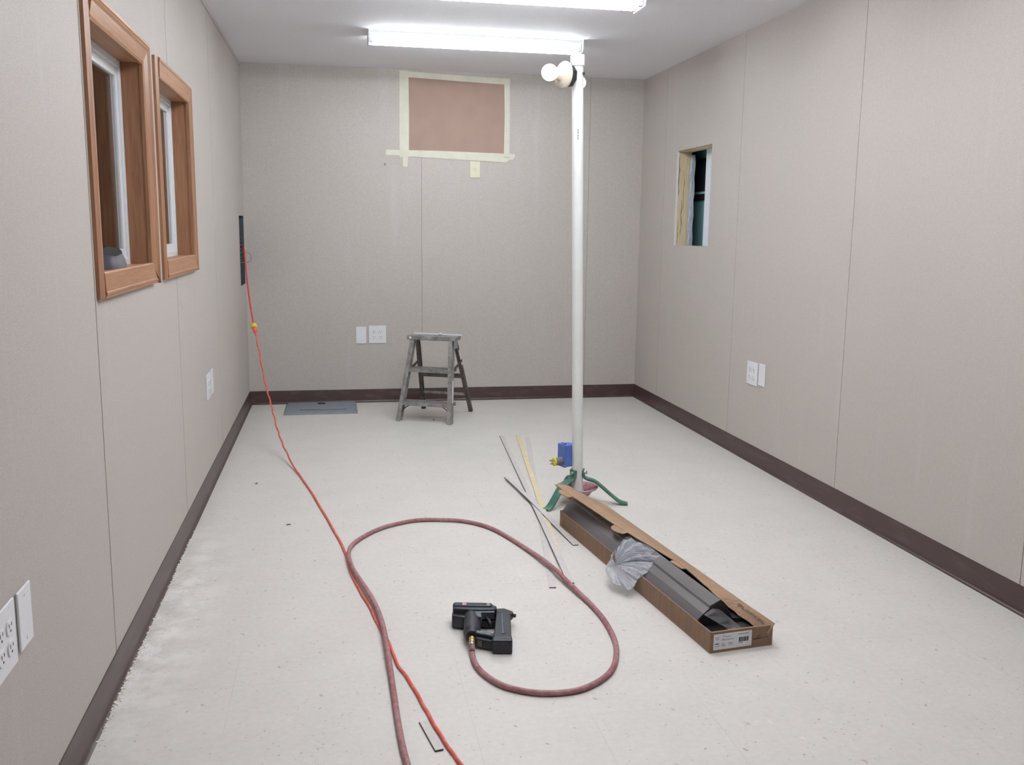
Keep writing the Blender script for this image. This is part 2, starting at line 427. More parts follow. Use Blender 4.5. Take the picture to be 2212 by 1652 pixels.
for i, (a, b) in enumerate(WIN):
    w = bpy.data.objects.new('window_%d' % (i + 1), None); COL.objects.link(w); w.location = (0, a, ZS)
    struct(w, ('oak-cased window nearest the camera, a grey holder on its sill', 'oak-cased window behind the nearer one, with an empty sill')[i])
    L, Hh = b - a, ZT - ZS
    prof = [(-0.004, 0.0), (-0.004, 0.011), (0.004, 0.015), (0.008, 0.0135), (0.022, 0.0165), (0.040, 0.0195), (0.047, 0.0235), (0.052, 0.0215), (0.056, 0.0245), (0.0655, 0.0245), (0.0655, 0.0)]
    if i == 1: prof = [(-0.004, 0.0), (-0.004, 0.013), (0.000, 0.0155), (0.050, 0.0175), (0.053, 0.0195), (0.0605, 0.0195), (0.0635, 0.017), (0.0655, 0.0)]
    mb = MB(); mitre(mb, 0, L, 0, Hh, prof, 'R'); mb.build('side_casing', M['wood_v'], w)
    thin = [(-0.004, 0.0), (-0.004, 0.010), (0.004, 0.0135), (0.020, 0.0145), (0.032, 0.0110), (0.040, 0.0090), (0.040, 0.0)]
    mb = MB(); za, zb = -0.064, Hh + 0.064
    mb.loft([[(h, -a_, za) for a_, h in thin], [(h, -a_, zb) for a_, h in thin]]); mb.build('side_casing', M['wood_v'], w)
    mb = MB(); mitre(mb, 0, L, 0, Hh, prof, 'T'); mb.build('head_casing', M['wood_h'], w)
    apr = [(-0.004, 0.0), (-0.004, 0.0125), (0.000, 0.0150), (0.046, 0.0165), (0.049, 0.0185), (0.054, 0.0185), (0.057, 0.0165), (0.064, 0.0150), (0.064, 0.0)]
    mb = MB(); mb.loft([[(h, yy, -a_) for a_, h in apr] for yy in (-0.003, L + 0.0600)]); mb.build('apron', M['wood_h'], w)
    mb = MB(); mb.box((-0.056, -0.015, 0), (0.002, 0.0, Hh)); mb.box((-0.056, L, 0), (0.002, L + 0.015, Hh)); mb.build('jamb', M['wood_v'], w)
    mb = MB(); mb.box((-0.056, -0.015, -0.015), (0.004, L + 0.015, 0.0)); mb.build('sill', M['wood_h'], w)
    mb = MB(); mb.box((-0.056, -0.015, Hh), (0.002, L + 0.015, Hh + 0.015)); mb.build('head_jamb', M['wood_h'], w)
    mb = MB(); ring_x(mb, -0.012, L + 0.012, -0.012, Hh + 0.012, 0.032, -0.118, -0.056); f = mb.build('frame', M['vinyl'], w, bevel=0.002)
    mb = MB(); ring_x(mb, 0.019, L - 0.019, 0.019, Hh - 0.019, 0.030, -0.090, -0.063); sa = mb.build('sash', M['vinyl'], w, bevel=0.002)
    mb = MB(); mb.box((-0.074, 0.048, 0.048), (-0.070, L - 0.048, Hh - 0.048)); mb.build('pane', M['glass'], sa)

# dark holder on the near sill
t = thing('tool_holder', 'dark grey open-topped plastic holder lying on the near window sill', 'holder', (-0.024, 2.838, ZS), 0)
rings = []
for z, sx, sy, oy in ((0, 0.026, 0.080, 0), (0.012, 0.026, 0.079, -0.001), (0.030, 0.024, 0.070, -0.006), (0.044, 0.021, 0.056, -0.012), (0.050, 0.021, 0.052, -0.016),
                      (0.047, 0.0175, 0.047, -0.016), (0.020, 0.014, 0.040, -0.016)):
    rings.append([Vector((sx * math.copysign(abs(math.cos(q)) ** 0.6, math.cos(q)), oy + sy * math.copysign(abs(math.sin(q)) ** 0.6, math.sin(q)), z + (z / 0.05) * 0.013 * (0.6 * math.sin(q) - 0.7 * math.cos(q)))) for q in [2 * PI * k / 28 for k in range(28)]])
M['holder'] = plain('dark_grey_plastic', (98, 98, 106), 0.5, var=0.12)
MB().loft(rings[:5], cap=False).build('body', M['holder'], t, smooth=True)
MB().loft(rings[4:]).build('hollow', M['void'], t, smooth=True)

# ------------------------------------------------------------------ rough opening in the right wall
w = bpy.data.objects.new('window_3', None); COL.objects.link(w); w.location = (W, 0, 0)
struct(w, 'unfinished opening cut in the right wall, with a raw stud and no casing')
y0, y1, z0, z1 = OPEN
mb = MB(); mb.box((0.013, y1 - 0.003, z0), (0.086, y1 - 0.0005, z1 - 0.004)); 
mb.build('stud', M['stud'], w)
mb = MB()
for (ya, xa, za, zb, wd_) in ((y1 - 0.0030, 0.050, 1.36, 1.62, 0.004), (y1 - 0.0030, 0.040, 1.20, 1.43, 0.005), (y1 - 0.0030, 0.014, 1.45, 1.70, 0.006), (y1 - 0.0030, 0.020, 1.14, 1.3, 0.003)):
    n_ = 9; L_ = [(xa + 0.004 * math.sin(k * 1.3 + za * 9) * 0.6, za + (zb - za) * k / n_, wd_ * (0.25 + 0.75 * math.sin(PI * k / n_) ** 0.5) * (0.8 + 0.3 * math.sin(k * 2.3))) for k in range(n_ + 1)]
    for (xa_, z_, w_), (xb_, zz_, v_) in zip(L_, L_[1:]): mb.loft([[(xa_, ya - 0.0006, z_), (xa_ + w_, ya - 0.0006, z_), (xa_ + w_, ya + 0.0005, z_), (xa_, ya + 0.0005, z_)], [(xb_, ya - 0.0006, zz_), (xb_ + v_, ya - 0.0006, zz_), (xb_ + v_, ya + 0.0005, zz_), (xb_, ya + 0.0005, zz_)]])
mb.build('crack', plain('dark_crack', (120, 98, 66), 0.8), w)
mb = MB(); mb.box((0.013, y0, z1 - 0.004), (0.099, y1 - 0.004, z1)); mb.build('header', M['stud'], w)
mb = MB(); rings = []
for k in range(13):
    z = z0 + (z1 - z0 - 0.02) * k / 12; wv = 0.006 * math.sin(k * 1.9)
    rings.append([(0.088 + wv, y1 - 0.002, z), (0.102, y1 - 0.005 - wv * 0.4, z), (0.124 + wv * 0.5, y1 - 0.003, z)])
mb.loft(rings, cap=False, closed=False); mb.build('membrane', plain('grey_house_wrap', (186, 190, 200), 0.6), w, solid=0.001)
mb = MB(); mb.box((0.0004, y1 - 0.0025, z0), (0.0126, y1 - 0.0002, z1)); mb.build('panel_edge', M['paper'], w)
mb = MB(); mb.box((0.102, y0 - 0.02, z0 - 0.02), (0.118, 5.632, z1 + 0.02)); mb.build('sheathing', M['sheath'], w)
# what stands outside: a teal wall with a dark window
b = thing('neighbouring_wall', 'teal siding with a dark horizontal window seen through the wall opening', 'wall', (W + 0.20, 6.0, 1.0))
mb = MB(); mb.box((0, -0.75, -0.6), (0.05, 1.2, 1.2)); mb.build('siding', M['teal'], b)
mb = MB(); mb.box((-0.012, -0.7, 0.429), (0.0, 1.1, 0.695)); wn = mb.build('window', M['darkwin'], b)
mb = MB(); mb.box((-0.022, -0.7, 0.468), (-0.012, 1.1, 0.483)); mb.build('rail', M['teal'], wn)

# ------------------------------------------------------------------ electrical panel near the far left corner
pn = thing('electrical_panel', 'open recessed breaker panel in the left wall near the far corner', 'electrical panel', (0, PANEL[0], PANEL[2]))
LY, LZ = PANEL[1] - PANEL[0], PANEL[3] - PANEL[2]
mb = MB(); e = 0.003
mb.box((-0.10, 0.001, 0.001), (-0.097, LY - 0.001, LZ - 0.001)); mb.box((-0.097, 0.001, 0.001), (-0.002, e, LZ - 0.001)); mb.box((-0.097, LY - e, 0.001), (-0.002, LY - 0.001, LZ - 0.001))
mb.box((-0.097, e, 0.001), (-0.002, LY - e, e)); mb.box((-0.097, e, LZ - e), (-0.002, LY - e, LZ - 0.001)); mb.build('enclosure', M['panel_dark'], pn)
mb = MB(); mb.box((-0.096, 0.07, 0.07), (-0.075, LY - 0.07, LZ - 0.06)); mb.build('bus_plate', M['panel_dark'], pn)
for c in range(2):
    for k in range(6):
        mb = MB(); ya = 0.085 + c * 0.08; za = 0.16 + k * 0.026
        mb.box((-0.075, ya, za), (-0.014, ya + 0.072, za + 0.023)); mb.box((-0.014, ya + 0.028, za + 0.006), (-0.004, ya + 0.044, za + 0.016)); mb.build('breaker', M['black'], pn, bevel=0.001)
mb = MB(); mb.box((-0.075, 0.12, 0.335), (-0.05, 0.2, 0.39)); mb.build('main_lug', M['silver'], pn)
for k, (ya, yb, za, zb) in enumerate(((0.02, 0.09, 0.05, 0.18), (0.30, 0.24, 0.06, 0.20), (0.30, 0.22, 0.40, 0.33))):
    mb = MB(); mb.tube(catmull([(-0.09, ya, za), (-0.05, (ya + yb) / 2 - 0.01, (za + zb) / 2), (-0.05, yb, zb)]), 0.0028, 8); mb.build('wire', M['black'], pn, smooth=True)
mb = MB(); mb.tube(catmull([(-0.03, LY - 0.03, 0.215), (0.028, LY - 0.04, 0.205), (0.045, LY - 0.045, 0.175), (0.03, LY - 0.045, 0.145), (-0.03, LY - 0.035, 0.14)]), 0.0022, 8); mb.build('loose_wire', M['panel_steel'], pn, smooth=True)

# ------------------------------------------------------------------ wall plates
def wall_plate(loc, face, kind, width, label, group=None, mat='plate', height=0.118):
    rz = {'back': 0.0, 'left': PI / 2, 'right': -PI / 2}[face]      # local: X along the wall, -Y out of the wall
    name = {'blank': 'blank_plate', 'quad': 'outlet_plate', 'duplex': 'outlet_plate', 'single': 'outlet_plate'}[kind]
    t = thing(name, label, 'wall plate' if kind == 'blank' else 'outlet', loc, rz, group)
    mb = MB(); mb.box((-width / 2, -0.0055, -height / 2), (width / 2, 0.0, height / 2)); mb.build('plate', M[mat], t, bevel=0.0028, seg=3)
    recs = {'blank': [], 'quad': [(-0.023, 0.0195), (0.023, 0.0195), (-0.023, -0.0195), (0.023, -0.0195)], 'single': [(0, 0)], 'duplex': [(0, 0.0195), (0, -0.0195)]}[kind]
    for x, z in recs:
        mb = MB(); poly = [(0.017 * math.cos(q), max(-0.0142, min(0.0142, 0.017 * math.sin(q)))) for q in [2 * PI * k / 28 for k in range(28)]]
        mb.prism(poly, 0, 0.0028, Matrix.Translation((x, -0.0052, z)) @ Matrix.Rotation(PI / 2, 4, 'X')); r = mb.build('receptacle', M[mat], t, bevel=0.0006)
        mb = MB(); y = -0.0081
        mb.box((x - 0.0075, y - 0.0003, z + 0.0005), (x - 0.0053, y + 0.0012, z + 0.0085)); mb.box((x + 0.0053, y - 0.0003, z + 0.0015), (x + 0.0075, y + 0.0012, z + 0.0078))
        mb.prism([(0.0026 * math.cos(q), 0.0026 * math.sin(q)) for q in [2 * PI * k / 10 for k in range(10)]], -0.0012, 0.0003, Matrix.Translation((x, y, z - 0.0065)) @ Matrix.Rotation(PI / 2, 4, 'X'))
        mb.build('slots', M['slot'], r)
    for z in ((height * 0.36, -height * 0.36) if kind == 'blank' else ((0.0,) if kind == 'duplex' else ((0.041, -0.041) if kind == 'single' else ()))):
        mb = MB(); mb.prism([(0.003 * math.cos(q), 0.003 * math.sin(q)) for q in [2 * PI * k / 12 for k in range(12)]], 0, 0.0012, Matrix.Translation((0, -0.0052, z)) @ Matrix.Rotation(PI / 2, 4, 'X')); mb.build('screw', M[mat], t)
    return t
wall_plate((0.768, D, 0.479), 'back', 'blank', 0.071, 'white blank plate on the back wall, left of the four-socket outlet')
wall_plate((0.881, D, 0.483), 'back', 'quad', 0.121, 'white four-socket outlet on the back wall beside the step ladder', height=0.124)
wall_plate((1.5695, D, 1.634), 'back', 'single', 0.073, 'ivory single outlet high on the back wall under the taped board', mat='plate_tan', height=0.114)
wall_plate((0, 1.699, 0.486), 'left', 'quad', 0.118, 'white four-socket outlet on the left wall, cut by the picture edge', height=0.126)
wall_plate((0, 1.814, 0.488), 'left', 'blank', 0.074, 'white blank plate on the left wall nearest the camera', height=0.117)
wall_plate((0, 4.487, 0.482), 'left', 'quad', 0.118, 'white outlet on the left wall beyond the windows, nearer of the touching pair', height=0.118)
wall_plate((0, 4.618, 0.483), 'left', 'blank', 0.074, 'white blank plate on the left wall beyond the windows, farther of the pair', height=0.117)
wall_plate((W, 4.601, 0.479), 'right', 'quad', 0.126, 'white four-socket outlet on the right wall, farther of the two plates', height=0.124)
wall_plate((W, 4.485, 0.487), 'right', 'blank', 0.073, 'white blank plate on the right wall, nearer of the two plates', height=0.116)

# ------------------------------------------------------------------ taped board high on the back wall
mb = MB(); mb.box((1.095, D - 0.0018, 1.740), (1.790, D, 2.246)); tag(mb.build('cover_board', M['kraft']), 'pinkish brown paper board masked onto the top of the back wall', 'board')
def tape(poly, layer, label):
    mb = MB(); y = D - 0.0018 - 0.0007 * layer
    f = MB(); f.prism(poly, 0, 0.0006, Matrix.Translation((0, y, 0)) @ Matrix.Rotation(PI / 2, 4, 'X'))
    return tag(f.build('masking_tape', M['tape']), label, 'tape', 'masking tape around the brown board')
tape([(1.047, 1.705), (1.110, 1.705), (1.112, 2.0), (1.110, 2.276), (1.049, 2.276), (1.046, 2.0)], 0, 'broad upright masking tape along the left edge of the brown board')
tape([(1.067, 1.641), (1.102, 1.640), (1.104, 1.9), (1.100, 2.262), (1.072, 2.264), (1.070, 1.9)], 3, 'narrow masking tape whose loose tail hangs below the lower left corner')
tape([(1.060, 2.236), (1.400, 2.224), (1.812, 2.211), (1.812, 2.250), (1.400, 2.262), (1.060, 2.274)], 1, 'level masking tape along the top edge of the brown board')
tape([(1.773, 1.722), (1.776, 2.0), (1.770, 2.252), (1.808, 2.252), (1.813, 2.0), (1.812, 1.722)], 2, 'upright masking tape along the right edge of the brown board')
tape([(0.951, 1.716), (1.3, 1.713), (1.838, 1.708), (1.851, 1.728), (1.850, 1.746), (1.3, 1.754), (0.955, 1.752)], 1, 'long masking tape sticking out both sides under the brown board')
tape([(1.105, 1.710), (1.45, 1.699), (1.788, 1.686), (1.812, 1.704), (1.812, 1.724), (1.45, 1.733), (1.105, 1.738)], 2, 'slanted second masking tape just above the ivory outlet')
t = thing('wall_anchor', 'tiny white wall anchor with a nail, lower left of the taped board', 'anchor', (0.948, D, 1.662))
mb = MB(); mb.lathe([(0.004, 0), (0.0045, 0.004), (0.002, 0.007)], 12, Matrix.Rotation(PI / 2, 4, 'X')); mb.build('plug', M['plate'], t)
mb = MB(); mb.tube([(0, -0.006, 0), (-0.003, -0.016, -0.012)], 0.0022, 8); mb.build('nail', M['slot'], t)

# ------------------------------------------------------------------ fluorescent strip lights
def strip_light(y, label, x1=1.997, lamp='tube'):
    L = 0.598
    t = thing('strip_light', label, 'ceiling light', (x1 - L, y, H), 0.0, 'fluorescent strip lights')
    turn = Matrix.Rotation(PI / 2, 4, 'Y') @ Matrix.Rotation(PI / 2, 4, 'Z')
    mb = MB(); mb.prism([(-0.064, 0), (0.064, 0), (0.064, -0.018), (0.020, -0.034), (-0.020, -0.034), (-0.064, -0.018)], -L, L, turn); mb.build('housing', M['steel_white'], t)
    for s in (-1, 1):
        mb = MB(); mb.prism([(-0.092, 0), (0.092, 0), (0.092, -0.046), (0.080, -0.064), (-0.080, -0.064), (-0.092, -0.046)], -0.002, 0.002, Matrix.Translation((s * (L + 0.003), 0, 0)) @ turn)
        mb.build('end_plate', M['steel_white'], t)
    for dy in (-0.048, 0.048):
        mb = MB(); mb.tube([(-L + 0.02, dy, -0.0445), (L - 0.02, dy, -0.0445)], 0.0135, 16); mb.build('tube', M[lamp], t, smooth=True)
        for s in (-1, 1):
            mb = MB(); mb.box((s * (L - 0.01) - 0.010, dy - 0.013, -0.060), (s * (L - 0.01) + 0.010, dy + 0.013, -0.004)); mb.build('socket', M['steel_white'], t, bevel=0.003)
    return t
strip_light(5.425, 'lit fluorescent strip on the ceiling near the back wall, above the pole')
strip_light(4.300, 'lit fluorescent strip on the ceiling cut by the top of the picture', 1.985)
strip_light(3.170, 'lit fluorescent strip on the ceiling just out of the picture, third from the back wall', lamp='tube_near')
strip_light(2.040, 'lit fluorescent strip on the ceiling out of the picture, fourth from the back wall', lamp='tube_near')

# ------------------------------------------------------------------ pole lamp on a tree stand
BX, BY = 1.657, 3.965
st = thing('work_light', 'white pole work light on a green three-legged tree stand', 'work light', (BX, BY, 0))
P0, P1 = Vector((0.000, -0.010, 0.050)), Vector((-0.046, -0.014, 1.945))
ax = (P1 - P0).normalized()
mb = MB(); mb.tube([P0, P0 + ax * 0.02, P0 + ax * 0.024, P0 + ax * 0.05, P0 + ax * 0.11, P1 - ax * 0.01], [0.028, 0.028, 0.026, 0.025, 0.0243, 0.0243], 24)
pole = mb.build('pole', M['pvc'], st, smooth=True)
mb = MB()
pz = 1.626; c = P0 + ax * ((pz - 0.05) / ax.z)
for k in range(7):
    a = -1.75; zz = c.z - 0.020 + k * 0.006
    wv = (0.006, 0.004, 0.007, 0.003, 0.006, 0.005, 0.006)[k]
    px = Vector((c.x, c.y, zz)) + Vector((math.cos(a), math.sin(a), 0)) * 0.0246
    tn = Vector((-math.sin(a), math.cos(a), 0))
    mb.bar(px - tn * wv / 2, px + tn * wv / 2, 0.0008, 0.0045, (math.cos(a), math.sin(a), 0))
mb.build('print_mark', M['inkgrey'], pole)
mb = MB(); mb.tube([P1 - ax * 0.042, P1 - ax * 0.040, P1, P1 + ax * 0.004], [0.0285, 0.0298, 0.0298, 0.027], 24); mb.build('pole_cap', M['pvc'], st, smooth=True)
# bowl
mb = MB(); mb.lathe([(0.010, 0.008), (0.030, 0.014), (0.055, 0.038), (0.078, 0.066), (0.093, 0.072), (0.096, 0.077), (0.090, 0.080), (0.074, 0.074), (0.052, 0.046), (0.028, 0.026), (0.004, 0.024)], 40)
mb.build('water_bowl', M['redbowl'], st, smooth=True)
mb = MB(); mb.lathe([(0.010, 0.0), (0.012, 0.006), (0.010, 0.02)], 12); mb.build('centre_foot', M['redbowl'], st, smooth=True)
def leg(ang, R):
    u = Vector((math.cos(ang), math.sin(ang), 0)); sd = Vector((-u.y, u.x, 0))
    off = Vector((-0.002, -0.010, 0))
    prof = catmull([(0.027, 0, 0.160), (0.027, 0, 0.135), (0.040, 0, 0.118), (0.080, 0, 0.104), (0.112, 0, 0.080), (0.112 + (R - 0.112) * 0.35, 0, 0.045), (0.112 + (R - 0.112) * 0.7, 0, 0.014), (R, 0, 0.0045)], 5)
    mb = MB(); rings = []
    for i, p in enumerate(prof):
        tg = (prof[min(i + 1, len(prof) - 1)] - prof[max(i - 1, 0)]).normalized()
        n = Vector((-tg.z, 0, tg.x)); n = n if n.x >= -0.2 else -n
        c = u * p.x + Vector((0, 0, p.z)) + off * max(0.0, 1 - p.x / 0.08); nn = u * n.x + Vector((0, 0, n.z))
        wv = 0.0190; th = 0.0050
        rings.append([c + sd * (a * wv) + nn * (b_ * th) for a, b_ in ((-1, -1), (1, -1), (1, 1), (-1, 1))])
    mb.loft(rings); lg = mb.build('leg', M['green'], st, bevel=0.002)
    mb = MB(); c = u * 0.033 + Vector((0, 0, 0.146)) + off
    mb.lathe([(0.0075, -0.004), (0.0075, 0.003), (0.005, 0.006)], 12, Matrix.Translation(c) @ Vector((0, 0, 1)).rotation_difference(u).to_matrix().to_4x4()); 
    mb.bar(c + Vector((0, 0, -0.007)) + u * 0.008, c + Vector((0, 0, 0.007)) + u * 0.008, 0.004, 0.006); mb.build('screw', M['silver'], lg)
leg(math.radians(-148.5), 0.196); leg(math.radians(-16.5), 0.230); leg(math.radians(97), 0.20)
# lamp holders
def lampholder(u, reach, z, bulb_r, plate=True):
    u = Vector(u).normalized(); c = P0 + ax * ((z - 0.05) / ax.z); rot = Vector((0, 0, 1)).rotation_difference(u).to_matrix().to_4x4()
    m = Matrix.Translation(c + u * (0.036 if plate else 0.024)) @ rot
    if not plate:
        mb = MB(); mb.lathe([(0.016, 0.0), (0.020, 0.006), (0.020, 0.034), (0.017, 0.036)], 20, m); hd = mb.build('lamp_holder', M['porcelain'], st, smooth=True)
        mb = MB(); mb.lathe([(0.013, 0.034), (0.014, reach - bulb_r * 0.85)], 20, m); mb.ball(c + u * (0.024 + reach), bulb_r, seg=28); mb.build('bulb', M['bulb'], hd, smooth=True); return
    oc = [(0.045, 0.0), (0.045, 0.034)]
    mb = MB(); mb.lathe(oc, 8, m); bx = mb.build('junction_box', M['black'], st, bevel=0.002)
    mb = MB(); mb.lathe([(0.056, 0.034), (0.057, 0.040), (0.052, 0.048), (0.036, 0.056), (0.026, 0.062), (0.023, 0.080), (0.019, 0.081), (0.018, 0.07)], 36, m); hd = mb.build('lamp_holder', M['porcelain'], st, smooth=True)
    for q in (0.8, 0.8 + PI):
        mb = MB(); mb.lathe([(0.0045, 0.046), (0.0045, 0.0535), (0.003, 0.055)], 10, m @ Matrix.Translation((0.040 * math.cos(q), 0.040 * math.sin(q), 0))); mb.build('screw', M['silver'], hd)
    cc = c + u * (0.036 + reach)
    mb = MB(); mb.lathe([(0.013, 0.072), (0.014, reach - bulb_r * 0.85)], 20, m); mb.ball(cc, bulb_r, seg=28); mb.build('bulb', M['bulb'], hd, smooth=True)
lampholder((-0.914, -0.407, 0.05), 0.112, 1.856, 0.0345)
lampholder((0.345, 0.94, -0.02), 0.070, 1.853, 0.0275, False)
mb = MB(); c = P0 + ax * ((1.872 - 0.05) / ax.z); u = Vector((0.80, -0.6, 0)); mb.tube([c + u * 0.022, c + u * 0.030], 0.0065, 10); mb.build('bolt', M['slot'], st)
# switch box low on the pole
m = Matrix.Translation((-0.047, 0.016, 0.222)) @ Matrix.Rotation(math.radians(20), 4, 'Z')
mb = MB(); mb.box((-0.022, -0.028, -0.050), (0.030, 0.028, 0.050), m); bb = mb.build('outlet_box', M['bluebox'], st, bevel=0.003)
mb = MB(); mb.box((-0.030, -0.030, -0.052), (-0.0225, 0.030, 0.052), m); mb.box((-0.028, -0.012, 0.050), (-0.010, 0.012, 0.058), m); mb.build('box_cover', M['bluebox'], bb, bevel=0.002)
m2 = m @ Matrix.Translation((-0.030, -0.004, -0.024)) @ Matrix.Rotation(-PI / 2, 4, 'Y')
mb = MB(); mb.lathe([(0.0185, 0.0), (0.0185, 0.010), (0.0175, 0.012), (0.0175, 0.038)], 24, m2); pg = mb.build('plug', M['greyplug'], st, smooth=True)
mb = MB(); mb.lathe([(0.0185, 0.036), (0.0190, 0.043), (0.015, 0.045)], 24, m2); mb.build('plug_collar', M['yellow'], pg, smooth=True)
for a, b_ in ((0.006, 0.006), (0.006, -0.006), (-0.007, 0.0)):
    mb = MB(); mb.box((a - 0.0028, b_ - 0.001, 0.044), (a + 0.0028, b_ + 0.001, 0.062), m2); mb.build('prong', M['silver'], pg)

# ------------------------------------------------------------------ step ladder
lr = math.atan2(-0.4288, 0.9034)
ld = thing('step_ladder', 'small weathered aluminium step ladder standing before the back wall', 'step ladder', (0.968, 5.90, 0), lr)
def frame(nm, a, b, w_, d_, mat, front=True):
    mb = MB(); a, b = Vector(a), Vector(b); sd = (0, 1, 0)
    mb.bar(a, b, d_, w_ * 0.35, sd)
    t_ = (b - a).normalized(); s = 1 if a.x < 0.18 else -1
    for k in (-1, 1):
        o_ = Vector((s * w_ * 0.33, k * (d_ / 2 - 0.003), 0)); mb.bar(a + o_, b + o_, 0.006, w_ * 0.8, sd)
    return mb.build(nm, mat, ld, bevel=0.0015)
frame('front_leg', (0.004, 0.010, 0.0), (0.062, 0.128, 0.520), 0.030, 0.052, M['alu'])
fr_ = frame('front_leg', (0.366, 0.010, 0.0), (0.336, 0.128, 0.520), 0.030, 0.052, M['alu'])
frame('rear_leg', (0.012, 0.455, 0.0), (0.066, 0.195, 0.520), 0.026, 0.030, M['alu_dark'])
frame('rear_leg', (0.366, 0.455, 0.0), (0.334, 0.195, 0.520), 0.026, 0.030, M['alu_dark'])
mb = MB(); mb.box((0.034, 0.098, 0.517), (0.362, 0.222, 0.545)); cap = mb.build('top_cap', M['alu'], ld, bevel=0.006)
mb = MB(); mb.box((0.052, 0.0965, 0.524), (0.066, 0.0982, 0.538)); mb.build('cap_label', M['paper'], cap)
mb = MB(); mb.box((0.3525, 0.105, 0.47), (0.359, 0.155, 0.518)); mb.build('cap_bracket', M['panel_steel'], cap)
def tread(x0, x1, ya, yb, z):
    mb = MB(); mb.box((x0, ya, z - 0.006), (x1, yb, z)); mb.box((x0, ya, z - 0.021), (x1, ya + 0.005, z - 0.006)); mb.box((x0, yb - 0.005, z - 0.022), (x1, yb, z - 0.006))
    n = 7
    for k in range(n): 
        yy = ya + 0.008 + (yb - ya - 0.016) * k / (n - 1); mb.box((x0, yy - 0.002, z - 0.0001), (x1, yy + 0.002, z + 0.0016))
    mb.build('step', M['alu'], ld)
tread(0.016, 0.357, 0.022, 0.128, 0.122); tread(0.040, 0.346, 0.070, 0.178, 0.334)
mb = MB(); mb.bar((0.046, 0.325, 0.262), (0.350, 0.325, 0.262), 0.010, 0.030, (0, 1, 0)); mb.build('rear_bar', M['alu_dark'], ld)
mb = MB(); mb.bar((0.030, 0.395, 0.128), (0.358, 0.395, 0.128), 0.010, 0.016, (0, 1, 0)); mb.build('rear_bar', M['alu'], ld)
for x in (0.060, 0.348):
    mb = MB(); mb.bar((x, 0.115, 0.335), (x, 0.200, 0.352), 0.004, 0.018, (1, 0, 0)); mb.bar((x, 0.200, 0.352), (x, 0.285, 0.375), 0.004, 0.018, (1, 0, 0)); mb.build('spreader', M['alu_dark'], ld)
for x, xe in ((0.020, 0.075), (0.352, 0.297)):
    mb = MB(); mb.tube(catmull([(x, 0.030, 0.052), ((x + xe) / 2, 0.034, 0.085), (xe, 0.040, 0.100)]), 0.0035, 8); mb.build('brace', M['alu_dark'], ld, smooth=True)
mb = MB(); mb.bar((0.3646, 0.0395, 0.13), (0.3566, 0.0713, 0.27), 0.0010, 0.022, (1, 0, 0)); mb.build('sticker', M['paper'], ld)
mb = MB(); mb.bar((0.3440, 0.2325, 0.445), (0.3502, 0.2825, 0.345), 0.0010, 0.016, (1, 0, 0)); mb.build('sticker', M['paper'], ld)
# lath lying on the cap
lo = thing('lath', 'thin white lath lying across the top of the step ladder', 'lath', Vector((0.968, 5.90, 0.5452)) + Matrix.Rotation(lr, 3, 'Z') @ Vector((0.05, 0.190, 0)), lr)
mb = MB(); mb.box((0, -0.008, 0), (0.325, 0.008, 0.008)); mb.build('strip', M['paper'], lo)
mb = MB(); mb.ball((0.185, -0.012, 0.008), 0.008, (1.6, 1, 0.9), 12); mb.build('putty_lump', M['paper'], lo, smooth=True)

# ------------------------------------------------------------------ breaker panel cover on the floor
cv = thing('panel_cover', 'grey steel breaker panel cover lying flat by the back wall', 'panel cover', (0.487, 6.377, 0), 0.0)
mb = MB(); mb.prism([(-0.242, -0.203), (0.242, -0.201), (0.242, 0.19), (-0.242, 0.19)], 0.0, 0.012, None, [(-0.240, -0.201), (0.240, -0.199), (0.225, 0.185), (-0.225, 0.185)]); mb.build('plate', M['panel_steel'], cv, bevel=0.002)
mb = MB(); mb.box((-0.14, -0.105, 0.012), (0.17, -0.097, 0.0135)); mb.build('door_seam', M['panel_dark'], cv)
mb = MB(); mb.box((-0.025, 0.105, 0.012), (0.025, 0.150, 0.0145)); mb.build('latch', M['black'], cv)

# ------------------------------------------------------------------ loose slats on the floor
def slat(a, b, wid, th, zs, mat, label, edge=False):
    a, b = Vector((*a, 0)), Vector((*b, 0)); d = b - a; L = d.length
    t = thing('slat', label, 'slat', (a.x, a.y, 0), math.atan2(d.y, d.x), 'loose slats by the box')
    mb = MB(); pts = catmull([(L * s, 0, z) for s, z in zs], 6)
    mb.loft([[p + Vector((0, y * wid / 2, z * th)) for y, z in ((-1, 0), (1, 0), (1, 1), (-1, 1))] for p in pts])
    mb.build('strip', mat, t)
    for k in (0, -1):
        mb = MB(); p = pts[k]; e = -0.0008 if k == 0 else 0.0008
        mb.box((min(p.x, p.x + e), -wid / 2, p.z), (max(p.x, p.x + e), wid / 2, p.z + th)); mb.build('cut_edge', M['slat_dark'], t)
    if not edge: return t
    mb = MB(); mb.loft([[p + Vector((0, y * wid / 2 - 0.0004 + (0.0012 if y > 0 else -0.0012) * q, z * th)) for y, q, z in ((edge, 0, 0), (edge, 1, 0), (edge, 1, 1), (edge, 0, 1))] for p in pts])
    mb.build('side_edge', M['slat_dark'], t)
    return t
slat((1.707, 5.312), (1.3155, 2.983), 0.024, 0.0035, [(0, 0), (0.5, 0), (1, 0)], M['slat'], 'grey slat on the floor, its near end alone left of the hose')
slat((1.657, 5.356), (1.378, 3.030), 0.024, 0.0035, [(0, 0.001), (0.35, 0.0037), (0.75, 0.0037), (1, 0.002)], M['slat_wood'], 'pale yellow wood slat on the floor between the grey slats')
slat((1.560, 5.370), (1.385, 3.000), 0.024, 0.0035, [(0, 0), (0.30, 0.004), (0.55, 0.0076), (0.85, 0.0076), (1, 0.0056)], M['slat'], 'grey slat on the floor, leftmost at its far end', edge=-1)
